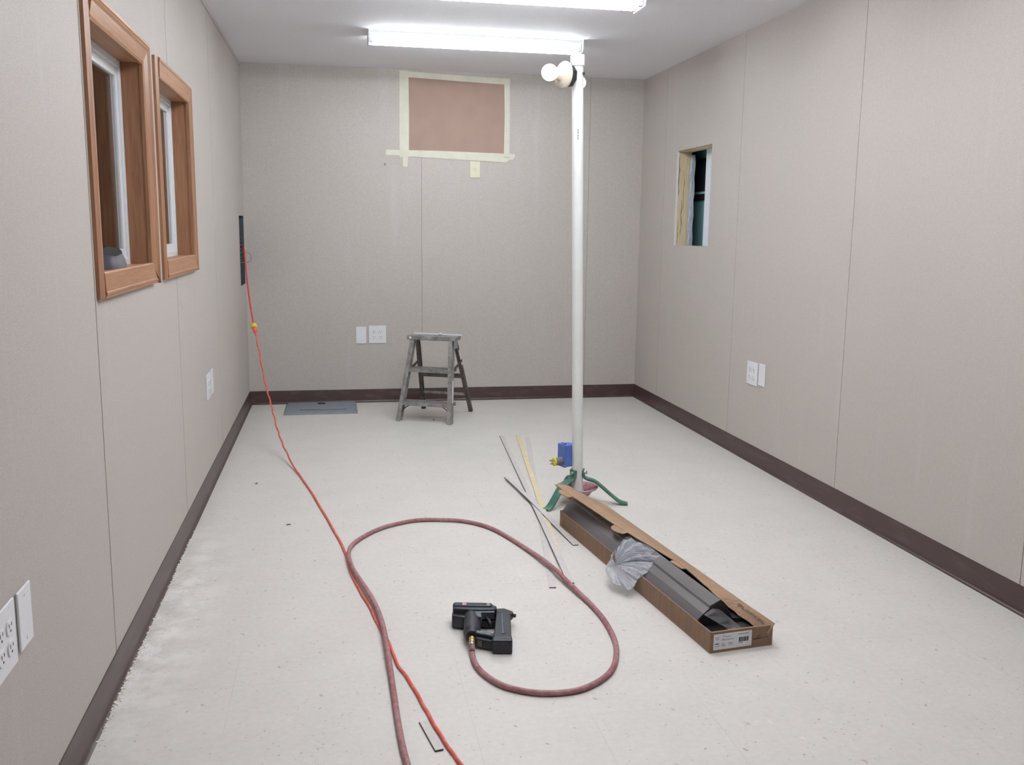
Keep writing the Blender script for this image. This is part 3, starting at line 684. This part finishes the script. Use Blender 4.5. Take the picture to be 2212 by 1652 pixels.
slat((1.413, 4.406), (1.506, 3.399), 0.022, 0.0035, [(0, 0.009), (0.12, 0.0112), (0.45, 0.0112), (0.7, 0.006), (1, 0)], M['slat'], 'short dark-edged slat lying across the others beside the box', edge=-1)
sl = thing('offcut', 'short grey slat offcut beside the orange cord, nearest the camera', 'offcut', (0.7915, 2.168, 0), math.atan2(2.031 - 2.168, 0.8175 - 0.7915))
mb = MB(); mb.prism([(0, -0.010), (0.139, -0.0105), (0.139, 0.0095), (0, 0.010)], 0, 0.0045); mb.build('strip', M['slat'], sl, bevel=0.001)
mb = MB(); mb.box((0.139, -0.0105, 0), (0.1398, 0.0095, 0.0045)); mb.build('cut_edge', M['slat_dark'], sl)
mb = MB(); mb.box((0.0, -0.0112, 0), (0.139, -0.0104, 0.004)); mb.build('side_edge', M['slat_dark'], sl)

# ------------------------------------------------------------------ long cardboard carton and what lies in it
BA = (1.656, 2.415); BR = math.atan2(0.1225, 0.992)
bx = thing('cardboard_box', 'long torn-open cardboard carton on the floor beside the pole stand', 'box', (*BA, 0), BR)
BW, BL, BH, TH = 0.211, 1.248, 0.067, 0.0035
mb = MB(); mb.box((0, 0, 0), (BW, BL, TH)); mb.build('bottom', M['card'], bx)
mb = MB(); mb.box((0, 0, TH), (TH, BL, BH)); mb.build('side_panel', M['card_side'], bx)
mb = MB(); mb.box((BW - TH, 0, TH), (BW, BL, BH)); mb.build('side_panel', M['card'], bx)
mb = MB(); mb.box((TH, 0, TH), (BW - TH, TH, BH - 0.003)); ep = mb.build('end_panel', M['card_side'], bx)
mb = MB(); mb.box((TH, BL - TH, TH), (0.034, BL, BH)); mb.box((BW - 0.05, BL - TH, TH), (BW - TH, BL, BH)); mb.build('end_panel', M['card'], bx)
mb = MB(); mb.loft([[(x, 0.001, BH - 0.003), (x, 0.004, BH - 0.0015), (x, 0.018, BH - 0.010 - 0.003 * math.sin(x * 60))] for x in [TH + 0.15 * k / 14 for k in range(15)]], cap=False, closed=False)
mb.build('torn_flap', M['card'], bx, solid=0.002)
def lerp_tab(tab, s):
    for (a, va), (b, vb) in zip(tab, tab[1:]):
        if s <= b:
            q = (s - a) / (b - a); return tuple(x + (y - x) * q for x, y in zip(va, vb))
    return tab[-1][1]
EOFF = [(-0.01, (-0.018, -0.031)), (0.08, (-0.029, -0.029)), (0.14, (-0.036, -0.020)), (0.20, (-0.052, 0.002)), (0.40, (-0.040, 0.016)), (0.8, (-0.044, 0.000)), (1.262, (-0.060, 0.010))]
def lid_pts(s):
    u = max(0, s) / 1.25
    hp = (BW, min(s, BL), BH + 0.002); fp = (BW + 0.001 - 0.175 * u, s, 0.071 + 0.096 * u)
    e = lerp_tab(EOFF, s); return Vector(hp), Vector(fp), Vector((fp[0] + e[0], s, fp[2] + e[1]))
NS = 64
ss = [-0.006 + (1.256 + 0.006) * k / NS for k in range(NS + 1)]
mb = MB(); mb.loft([[lid_pts(s)[0], lid_pts(s)[0].lerp(lid_pts(s)[1], 0.5) - Vector((0, 0, 0.002 * s)), lid_pts(s)[1]] for s in ss], cap=False, closed=False)
lidp = mb.build('lid', M['card'], bx, solid=0.003)
mb = MB(); rings = []
for s in ss:
    h_, f_, e_ = lid_pts(s); j = 0.0035 * random.uniform(-1, 1) if 0.02 < s < 0.24 else 0.0012 * random.uniform(-1, 1)
    e_ = e_ + (f_ - e_).normalized() * j
    rings.append([f_, f_.lerp(e_, 0.5) + Vector((0, 0, 0.002)), e_])
mb.loft(rings, cap=False, closed=False); lf = mb.build('lid_flap', M['card'], bx, solid=0.003)
for s0, s1 in ((1.115, 1.195), (0.73, 0.815), (0.375, 0.445)):
    mb = MB(); rings = []
    for k in range(9):
        q = k / 8; s = s0 + (s1 - s0) * q; h_, f_, e_ = lid_pts(s); dr = (e_ - f_).normalized()
        out = 0.030 * (math.sin(PI * (0.12 + 0.80 * q)) ** 0.6)
        rings.append([e_ - dr * 0.004, e_ + dr * out * 0.5 + Vector((0, 0, -0.003)), e_ + dr * out + Vector((0, 0, -0.005))])
    mb.loft(rings, cap=False, closed=False); mb.build('tuck_tab', M['card'], lf, solid=0.0025)
# address label on the near end
lb = MB(); lb.box((0.011, -0.0007, 0.009), (0.139, 0.0, 0.058)); lab = lb.build('shipping_label', M['paper'], ep)
mb = MB(); x = 0.096
while x < 0.128:
    wv = random.choice((0.0008, 0.0014, 0.0022, 0.003)); mb.box((x, -0.0012, 0.026), (x + wv, -0.0007, 0.040)); x += wv + random.choice((0.0008, 0.0012, 0.002))
mb.build('barcode', M['ink'], lab)
mb = MB()
for (xa, xb, z) in ((0.016, 0.031, 0.047), (0.040, 0.048, 0.0505), (0.049, 0.068, 0.0475), (0.040, 0.046, 0.042), (0.038, 0.078, 0.0385), (0.018, 0.028, 0.042), (0.038, 0.046, 0.027), (0.060, 0.074, 0.027),
                    (0.092, 0.128, 0.0505), (0.016, 0.030, 0.0205), (0.038, 0.050, 0.0215), (0.062, 0.076, 0.0225), (0.096, 0.110, 0.0225)):
    xx = xa
    while xx < xb:
        wv = random.uniform(0.0012, 0.0026); mb.box((xx, -0.0012, z - 0.0008), (min(xb, xx + wv), -0.0007, z + 0.0009)); xx += wv + 0.0008
mb.build('label_print', M['inkgrey'], lab)
mb = MB(); mb.prism([(0.015, 0.0265), (0.031, 0.0265), (0.031, 0.028), (0.024, 0.0285), (0.0225, 0.031), (0.021, 0.0285), (0.015, 0.028)], 0, 0.0005, Matrix.Translation((0, -0.0007, 0)) @ Matrix.Rotation(PI / 2, 4, 'X')); mb.build('label_logo', M['ink'], lab)
mb = MB(); mm = Matrix.Translation((0, 0, 0)) @ Matrix.Rotation(PI / 2, 4, 'X')
mb.prism([(0.143, 0.026), (0.170, 0.026), (0.170, 0.0305), (0.163, 0.030), (0.143, 0.0295)], 0, 0.0005, mm); mb.prism([(0.155, 0.033), (0.168, 0.039), (0.169, 0.037), (0.161, 0.0325)], 0, 0.0005, mm); mb.prism([(0.172, 0.028), (0.196, 0.0285), (0.196, 0.0295), (0.172, 0.029)], 0, 0.0005, mm)
mb.build('printed_logo', M['ink'], ep)
# stencilled code on the flap
def text_mesh(body, size):
    cu = bpy.data.curves.new('code', 'FONT'); cu.body = body; cu.size = size; cu.resolution_u = 2
    o = bpy.data.objects.new('code', cu); COL.objects.link(o)
    bpy.context.view_layer.update()
    me = bpy.data.meshes.new_from_object(o.evaluated_get(bpy.context.evaluated_depsgraph_get()))
    bpy.data.objects.remove(o); return me
me = text_mesh('SPTL-CDPTX-2MG', 0.0125)
xs = [v.co.x for v in me.vertices]; x0_, x1_ = min(xs), max(xs)
for v in me.vertices:
    q = (v.co.x - x0_) / (x1_ - x0_); s = 0.140 - 0.118 * q
    h_, f_, e_ = lid_pts(s); wgt = 0.66 - 0.60 * (v.co.y / 0.0145) * 0.9
    dr = (e_ - f_); nrm = dr.cross(Vector((0, 1, 0))).normalized(); nrm = nrm if nrm.x < 0 else -nrm
    fl_ = max(0.0055, 0.0145)
    v.co = f_ + dr.normalized() * (0.012 + 0.009 - v.co.y) + nrm * 0.0058
me.materials.append(M['ink']); tx = bpy.data.objects.new('printed_code', me); COL.objects.link(tx); tx.parent = lf
# fixture inside
fx = thing('packed_light_fixture', 'dark light fixture wrapped in grey film inside the cardboard carton', 'light fixture', (*BA, TH), BR)
prof = [(0.014, 0.002), (0.012, 0.044), (0.033, 0.073), (0.055, 0.086), (0.057, 0.094), (0.086, 0.112), (0.104, 0.096), (0.132, 0.050), (0.190, 0.040), (0.190, 0.002)]
def ring(s, off=0.0, up=0.0):
    k = s / 1.25; return [(x - (off if x < 0.08 else -off), s, z + (off if z > 0.02 else 0) + (0.012 * k if z > 0.02 else 0) + up) for x, z in prof]
mb = MB(); mb.loft([ring(0.100), ring(0.4), ring(0.8), ring(1.236)]); mb.build('body', M['black'], fx)
mb = MB(); mb.box((0.010, 0.012, 0.001), (0.195, 0.0995, 0.036)); mb.build('end_block', M['black'], fx)
mb = MB(); ws = [0.103 + (1.250 - 0.103) * k / 40 for k in range(41)]
rings = []
for s in ws:
    r_ = ring(s, 0.0018)[1:8]
    rings.append([(x + 0.0003 * math.sin(s * 17 + x * 90), s + (0.006 * math.sin(x * 120) if s < 0.11 else 0), z + 0.0003 * math.sin(s * 13 + x * 140)) for x, s_, z in r_])
mb.loft(rings, cap=False, closed=False); mb.build('film_wrap', M['film'], fx, solid=0.0006)
mb = MB(); rings = []
for k in range(8):
    q = k / 7; rings.append([(0.03 + 0.05 * q, 0.095 - 0.07 * q, 0.075 - 0.025 * q), (0.06 + 0.05 * q, 0.098 - 0.075 * q, 0.090 - 0.045 * q + 0.004 * math.sin(k * 2)), (0.085 + 0.05 * q, 0.1 - 0.08 * q, 0.085 - 0.046 * q)])
mb.loft(rings, cap=False, closed=False); mb.build('loose_film', M['film_thin'], fx, solid=0.0005)
# clear bag spilling over the carton's side
bg = thing('plastic_bag', 'crumpled clear plastic bag spilling over the side of the carton', 'plastic bag', (*BA, 0), BR)
piv = Vector((-0.040, 0.590, 0.066))
ends = catmull([(-0.012, 0.660, 0.090), (0.006, 0.655, 0.112), (0.030, 0.650, 0.133), (0.060, 0.617, 0.131), (0.075, 0.575, 0.120), (0.087, 0.535, 0.116), (0.092, 0.470, 0.112), (0.060, 0.490, 0.100)], 15)
NR = 14; rings = []
for k, e in enumerate(ends):
    ring_ = []
    for i in range(NR + 1):
        q = i / NR; p = piv.lerp(e, q)
        fold = 2 * abs((k / 12.0) % 1 - 0.5) - 0.5                      # sharp radial pleats
        amp = 0.017 * fold * min(1, q * 1.5) * (0.75 + 0.5 * math.sin(k * 0.37))
        p += Vector((-0.25, 0, 1)) * amp + Vector((0, 0, 0.016 * math.sin(PI * q)))
        p += Vector((random.uniform(-1, 1), random.uniform(-1, 1), random.uniform(-1, 1))) * 0.0009
        ring_.append(p)
    rings.append(ring_)
mb = MB(); mb.loft(rings, cap=False, closed=False)
mb.build('pleated_film', M['bag'], bg, solid=0.0005)
ends2 = catmull([(0.060, 0.490, 0.100), (0.020, 0.470, 0.078), (-0.012, 0.470, 0.050), (-0.035, 0.455, 0.036), (-0.055, 0.450, 0.030), (-0.070, 0.485, 0.034), (-0.085, 0.520, 0.032), (-0.082, 0.575, 0.046), (-0.060, 0.610, 0.060), (-0.030, 0.640, 0.078), (-0.012, 0.660, 0.090)], 9)
rings = []
for k, e in enumerate(ends2):
    ring_ = []
    for i in range(NR + 1):
        q = i / NR; p = piv.lerp(e, q)
        fold = 2 * abs((k / 17.0) % 1 - 0.5) - 0.5
        p += Vector((-1, -0.3, 0.5)) * (0.010 * fold * q * (0.7 + 0.5 * math.sin(k * 0.9)))
        p += Vector((-0.012 * math.sin(PI * q), 0, 0.008 * math.sin(PI * q))) + Vector((random.uniform(-1, 1), random.uniform(-1, 1), random.uniform(-1, 1))) * 0.0010
        p.z = max(p.z, 0.004); ring_.append(p)
    rings.append(ring_)
mb = MB(); mb.loft(rings, cap=False, closed=False); mb.build('hanging_film', M['bag'], bg, solid=0.0005)

# ------------------------------------------------------------------ nail gun on the floor
gn = thing('nail_gun', 'black pneumatic nail gun lying on its side in the hose loop', 'nail gun', (0.94, 2.77, 0), math.atan2(-0.243, 0.97))
def G(p): return [(x, -y) for x, y in p]
BODY = [(-0.0001, 0.0006), (0.0073, -0.0045), (0.1232, -0.0073), (0.1293, 0.0021), (0.1423, 0.0144), (0.1439, 0.0352), (0.1367, 0.0448), (0.0571, 0.0518), (0.0063, 0.0473)]
mb = MB(); mb.prism(G(BODY), 0.004, 0.060, None, G([(x * 0.985 + 0.001, y * 0.9 + 0.001) for x, y in BODY])); body = mb.build('body', M['gun'], gn, bevel=0.005, seg=3)
mb = MB(); mb.prism(G([(0.006, 0.003), (0.120, -0.002), (0.127, 0.006), (0.127, 0.026), (0.006, 0.030)]), 0.056, 0.0635); mb.build('top_rib', M['gun'], body, bevel=0.003)
mb = MB(); mb.prism(G([(0.002, 0.030), (0.0526, 0.030), (0.0538, 0.066), (0.0412, 0.072), (0.0060, 0.064)]), 0.003, 0.044); mb.build('cylinder_cap', M['gun'], body, bevel=0.006, seg=3)
mb = MB(); mb.prism(G([(0.0544, 0.0396), (0.1357, 0.0307), (0.1372, 0.0501), (0.0961, 0.0555), (0.1015, 0.0885), (0.0903, 0.0894), (0.0764, 0.073), (0.0574, 0.0677)]), 0.030, 0.0545); mb.build('trigger_housing', M['gun_grey'], gn, bevel=0.002)
for a in (0.119, 0.129):
    mb = MB(); mb.lathe([(0.0022, 0.0545), (0.0022, 0.0552)], 10, Matrix.Translation((a, -0.0415, 0))); mb.build('pin_hole', M['slot'], gn)
mb = MB(); mb.prism(G([(0.0924, 0.020), (0.1360, 0.018), (0.1390, 0.0560), (0.0923, 0.0600)]), 0.006, 0.026); mb.build('trigger_guard', M['gun'], gn, bevel=0.002)
mb = MB(); mb.prism(G([(0.1023, 0.0364), (0.1118, 0.0637), (0.1198, 0.0856), (0.1246, 0.104), (0.1312, 0.1068), (0.1302, 0.0866), (0.1127, 0.0466), (0.1094, 0.0357)]), 0.028, 0.042); mb.build('trigger', M['black'], gn, bevel=0.003)
mb = MB(); hp = catmull([(0.060, -0.030, 0.030), (0.067, -0.060, 0.032), (0.0725, -0.098, 0.032), (0.0760, -0.135, 0.031), (0.0790, -0.168, 0.030), (0.0795, -0.180, 0.030)], 5)
nn_ = len(hp); mb.tube(hp, [0.0215 + 0.004 * math.sin(PI * i / nn_) - (0.004 if i > nn_ * 0.72 else 0) for i in range(nn_)], 20, flat=(1.0, 1.08)); mb.build('grip', M['rubber'], gn, smooth=True)
mb = MB(); mb.tube([(0.0775, -0.158, 0.030), (0.0800, -0.182, 0.030)], [0.0175, 0.0155], 20); mb.build('air_cap', M['black'], gn, smooth=True)
mb = MB(); mb.prism(G([(0.1400, 0.030), (0.1850, 0.0225), (0.1987, 0.2061), (0.1458, 0.2122), (0.1450, 0.160)]), 0.004, 0.045); mg = mb.build('magazine', M['gun_grey'] if False else M['gun'], gn, bevel=0.003)
for P in ([(0.1562, 0.0365), (0.1612, 0.036), (0.1745, 0.184), (0.1695, 0.1846)], [(0.1647, 0.0357), (0.1670, 0.0355), (0.1803, 0.1837), (0.1776, 0.1839)]):
    mb = MB(); mb.prism(G(P), 0.043, 0.0475); mb.build('rail', M['gun_grey'], mg, bevel=0.0008)
mb = MB(); mb.prism(G([(0.1422, 0.196), (0.1986, 0.188), (0.2030, 0.2183), (0.2025, 0.2254), (0.1440, 0.2290)]), 0.002, 0.0445); mb.build('magazine_end', M['gun'], mg, bevel=0.004)
mb = MB(); mb.prism(G([(0.0840, 0.1575), (0.1450, 0.182), (0.1450, 0.1985), (0.0840, 0.1760)]), 0.036, 0.0445); br = mb.build('bracket', M['gun_grey'], gn, bevel=0.002)
mb = MB(); mb.lathe([(0.0038, 0.044), (0.0038, 0.047), (0.002, 0.048)], 10, Matrix.Translation((0.1395, -0.1835, 0))); mb.build('screw', M['silver'], br)
mb = MB(); mb.prism(G([(0.0840, 0.162), (0.1440, 0.184), (0.1450, 0.212), (0.0930, 0.197)]), 0.006, 0.034); lw_ = mb.build('rear_block', M['gun'], gn, bevel=0.003)
mb = MB(); mb.bar((0.0975, -0.1990, 0.020), (0.1120, -0.2032, 0.020), 0.018, 0.0012, (0, 0, 1)); mb.build('sticker', plain('dull_sticker', (92, 88, 84), 0.6), lw_)
mb = MB(); mb.prism(G([(0.1395, -0.008), (0.1627, -0.0125), (0.1912, 0.0085), (0.1940, 0.0205), (0.187, 0.0360), (0.1505, 0.022), (0.1395, 0.022)]), 0.022, 0.042); ns = mb.build('nose', M['black'], gn, bevel=0.002)
mb = MB(); mb.tube([(0.188, -0.016, 0.032), (0.2015, -0.0195, 0.031)], 0.0058, 12); mb.build('nose_tip', M['slot'], ns, smooth=True)
mb = MB(); mb.prism(G([(0.0314, 0.005), (0.0451, 0.003), (0.0467, 0.0244), (0.0341, 0.0263)]), 0.0634, 0.0640); mb.build('sticker', plain('pink_sticker', (196, 150, 148), 0.6, var=0.25, scale=300), body)
mb = MB(); mb.prism(G([(0.108, 0.003), (0.1190, 0.002), (0.1200, 0.0223), (0.1107, 0.0231)]), 0.0634, 0.0640); mb.build('sticker', plain('tan_sticker', (150, 140, 118), 0.6, var=0.25, scale=300), body)

# ------------------------------------------------------------------ air hose
HOSE = [(0.9733, 2.5634, 0.0085), (0.9659, 2.513, 0.0085), (0.9648, 2.4537, 0.0085), (0.9729, 2.4048, 0.0085), (0.9911, 2.3557, 0.0085), (1.0176, 2.3113, 0.0085), (1.054, 2.2792, 0.0085), (1.0919, 2.2584, 0.0085), (1.1317, 2.2476, 0.0085), (1.1734, 2.245, 0.0085), (1.2178, 2.2522, 0.0085), (1.2629, 2.2753, 0.0085), (1.3093, 2.3144, 0.0085), (1.3452, 2.3627, 0.0085), (1.3738, 2.4265, 0.0085), (1.3965, 2.5054, 0.0085), (1.4078, 2.5912, 0.0085), (1.4111, 2.6959, 0.0085), (1.402, 2.8104, 0.0095), (1.3852, 2.9069, 0.013), (1.3673, 3.0093, 0.0180), (1.3521, 3.1098, 0.0200), (1.3299, 3.242, 0.0150), (1.2983, 3.3767, 0.0095), (1.2609, 3.5026, 0.0085), (1.2177, 3.6172, 0.0085), (1.1657, 3.6969, 0.0085), (1.0952, 3.754, 0.0085), (1.0063, 3.7802, 0.0085), (0.9154, 3.7873, 0.0085), (0.8155, 3.7454, 0.0085), (0.7427, 3.6849, 0.0085), (0.6778, 3.5914, 0.0085), (0.6398, 3.5046, 0.011), (0.6267, 3.4102, 0.0175), (0.6272, 3.3341, 0.0178), (0.6401, 3.22, 0.0178), (0.6664, 3.089, 0.0178), (0.6918, 2.967, 0.0178), (0.7102, 2.8357, 0.0178), (0.7206, 2.7042, 0.0178), (0.7234, 2.5845, 0.0178), (0.7246, 2.5034, 0.0165), (0.7261, 2.4266, 0.011), (0.7272, 2.3203, 0.0085), (0.728, 2.2066, 0.0085), (0.7299, 2.1095, 0.0085), (0.733, 2.0329, 0.0085), (0.7374, 1.9723, 0.0085), (0.75, 1.80, 0.0085), (0.79, 1.5, 0.0085), (0.80, 1.1, 0.0085)]
hs = thing('air_hose', 'dusty red rubber air hose looped on the floor around the nail gun', 'hose', (0.95, 2.4, 0))
gm = gn.matrix_basis.copy() if False else Matrix.Translation((0.94, 2.77, 0)) @ Matrix.Rotation(math.atan2(-0.243, 0.97), 4, 'Z')
f0 = gm @ Vector((0.0805, -0.186, 0.0300)); f1 = gm @ Vector((0.0835, -0.214, 0.0260)); f2 = gm @ Vector((0.0855, -0.228, 0.0235))
pts = [f2, (f2 + Vector(HOSE[1]) + Vector((0, 0, 0.006))) / 2] + HOSE[1:]
org = Vector((0.95, 2.4, 0))
mb = MB(); mb.tube([Vector(p) - org for p in catmull(pts, 6)], 0.0080, 14); mb.build('tube', M['hose'], hs, smooth=True)
dd = (f1 - f0).normalized()
def al(c, prof_):
    return prof_, 18, Matrix.Translation(c - org) @ Vector((0, 0, 1)).rotation_difference(dd).to_matrix().to_4x4()
mb = MB(); mb.lathe(*al(f0, [(0.0078, 0.0), (0.0088, 0.002), (0.0088, 0.013), (0.0078, 0.014), (0.0092, 0.0155), (0.0092, 0.022), (0.0075, 0.024), (0.0078, 0.030)])); cp = mb.build('coupler', M['brass'], hs, smooth=True)
mb = MB(); mb.lathe(*al(f0 + dd * 0.030, [(0.0084, 0.0), (0.0090, 0.003), (0.0090, 0.010), (0.0084, 0.013)])); mb.build('ferrule', M['silver'], hs, smooth=True)

# ------------------------------------------------------------------ cords
CORDF = [(0.4112, 4.5763), (0.4668, 4.3023), (0.519, 4.0149), (0.569, 3.7274), (0.5989, 3.5498), (0.6178, 3.4053), (0.6343, 3.2093), (0.6575, 3.0596), (0.6839, 2.9213), (0.7033, 2.7946), (0.7179, 2.7001), (0.7327, 2.6322), (0.7397, 2.5583), (0.75, 2.4778), (0.7701, 2.4), (0.7878, 2.3095), (0.8011, 2.2333), (0.8137, 2.1614), (0.8286, 2.0858), (0.8433, 2.0212), (0.8595, 1.9627), (0.91, 1.80), (0.97, 1.5), (0.99, 1.1)]
HANG = [(0.1121, 5.8466, 0.5788), (0.1465, 5.7002, 0.4556), (0.1823, 5.5485, 0.3216), (0.2157, 5.4067, 0.2404), (0.2381, 5.3113, 0.191), (0.2686, 5.1817, 0.1150), (0.3051, 5.0268, 0.0624), (0.3571, 4.8058, 0.0191), (0.3848, 4.6885, 0.0095)]
co = thing('extension_cord', 'orange extension cord running from the breaker panel across the floor', 'cord', (0.41, 4.58, 0))
org = Vector((0.41, 4.58, 0))
pp = catmull([Vector(p) for p in HANG] + [Vector((x, y, 0.0045)) for x, y in CORDF], 10)
pp = [p + (Vector((0.0022 * math.sin(i * 0.9), 0, 0.0018 * math.cos(i * 0.7))) if p.z > 0.03 else Vector((0.0007 * math.sin(i * 0.45), 0, 0))) - org for i, p in enumerate(pp)]
mb = MB(); mb.tube(pp, 0.0045, 10); mb.build('cable', M['cord'], co, smooth=True)
c0, c1 = Vector((0.1121, 5.8466, 0.5788)) - org, Vector((0.0950, 5.9190, 0.6300)) - org
dv = (c1 - c0).normalized(); q = Vector((0, 0, 1)).rotation_difference(dv).to_matrix().to_4x4()
mb = MB(); mb.lathe([(0.005, -0.012), (0.0075, 0.0), (0.013, 0.030), (0.014, 0.052)], 18, Matrix.Translation(c0) @ q); mb.build('connector_boot', M['cord'], co, smooth=True)
mb = MB(); mb.lathe([(0.0165, 0.0), (0.0185, 0.004), (0.0185, 0.030), (0.016, 0.034)], 18, Matrix.Translation(c0 + dv * 0.050) @ q); mb.build('connector', M['yellow'], co, smooth=True)
rc = thing('red_cord', 'short red cord hanging from the breaker panel into the yellow connector', 'cord', (0.0, 6.40, 1.0))
org2 = Vector((0.0, 6.40, 1.0)); top = c0 + dv * 0.082 + org
mb = MB(); mb.tube([p - org2 for p in catmull([Vector((-0.045, 6.36, 1.085)), Vector((0.012, 6.30, 1.088)), Vector((0.032, 6.1868, 1.0595)), Vector((0.043, 6.150, 0.93)), Vector((0.0628, 6.0557, 0.7896)), top], 8)], 0.0048, 10); mb.build('cable', M['redcord'], rc, smooth=True)

# ------------------------------------------------------------------ debris
bm_ = MB()
for k in range(760):
    if k < 380: y = random.choice((random.gauss(3.40, 0.13), random.gauss(2.50, 0.12), random.uniform(2.2, 3.8))); x = 0.0125 + abs(random.gauss(0, 0.006)); r_ = random.uniform(0.0016, 0.0040)
    else: y = random.choice((random.gauss(3.32, 0.16), random.gauss(2.75, 0.14), random.uniform(2.15, 3.9))); x = 0.0165 + abs(random.gauss(0, 0.030)); r_ = random.uniform(0.0008, 0.0024)
    mm = Matrix.Translation((x, y, r_ * 0.3 + (0.0015 if x < 0.0155 else 0))) @ Matrix.Rotation(random.uniform(0, 6), 4, 'Z') @ Matrix.Diagonal((random.uniform(0.6, 2.0), random.uniform(0.6, 1.2), 0.4, 1))
    bmesh.ops.create_icosphere(bm_.bm, subdivisions=1, radius=r_, matrix=mm)
tag(bm_.build('sawdust', M['sawdust']), 'pale sawdust and plaster crumbs along the left skirting', 'sawdust', kind='stuff')
for (x, y, a, lab_) in ((0.3850, 3.830, 0.4, 'small dark wood chip on the floor between left skirting and orange cord'), (0.205, 4.497, 1.0, 'dark splinter on the floor near the left skirting'), (1.205, 5.90, 2.0, 'dark crumb on the floor under the step ladder')):
    mb = MB(); mb.prism([(-0.010, -0.003), (0.006, -0.004), (0.011, 0.001), (0.002, 0.004), (-0.008, 0.003)], 0, 0.003, Matrix.Rotation(a, 4, 'Z')); o = mb.build('wood_chip', M['chip']); o.location = (x, y, 0); tag(o, lab_, 'chip', 'stray chips on the floor')
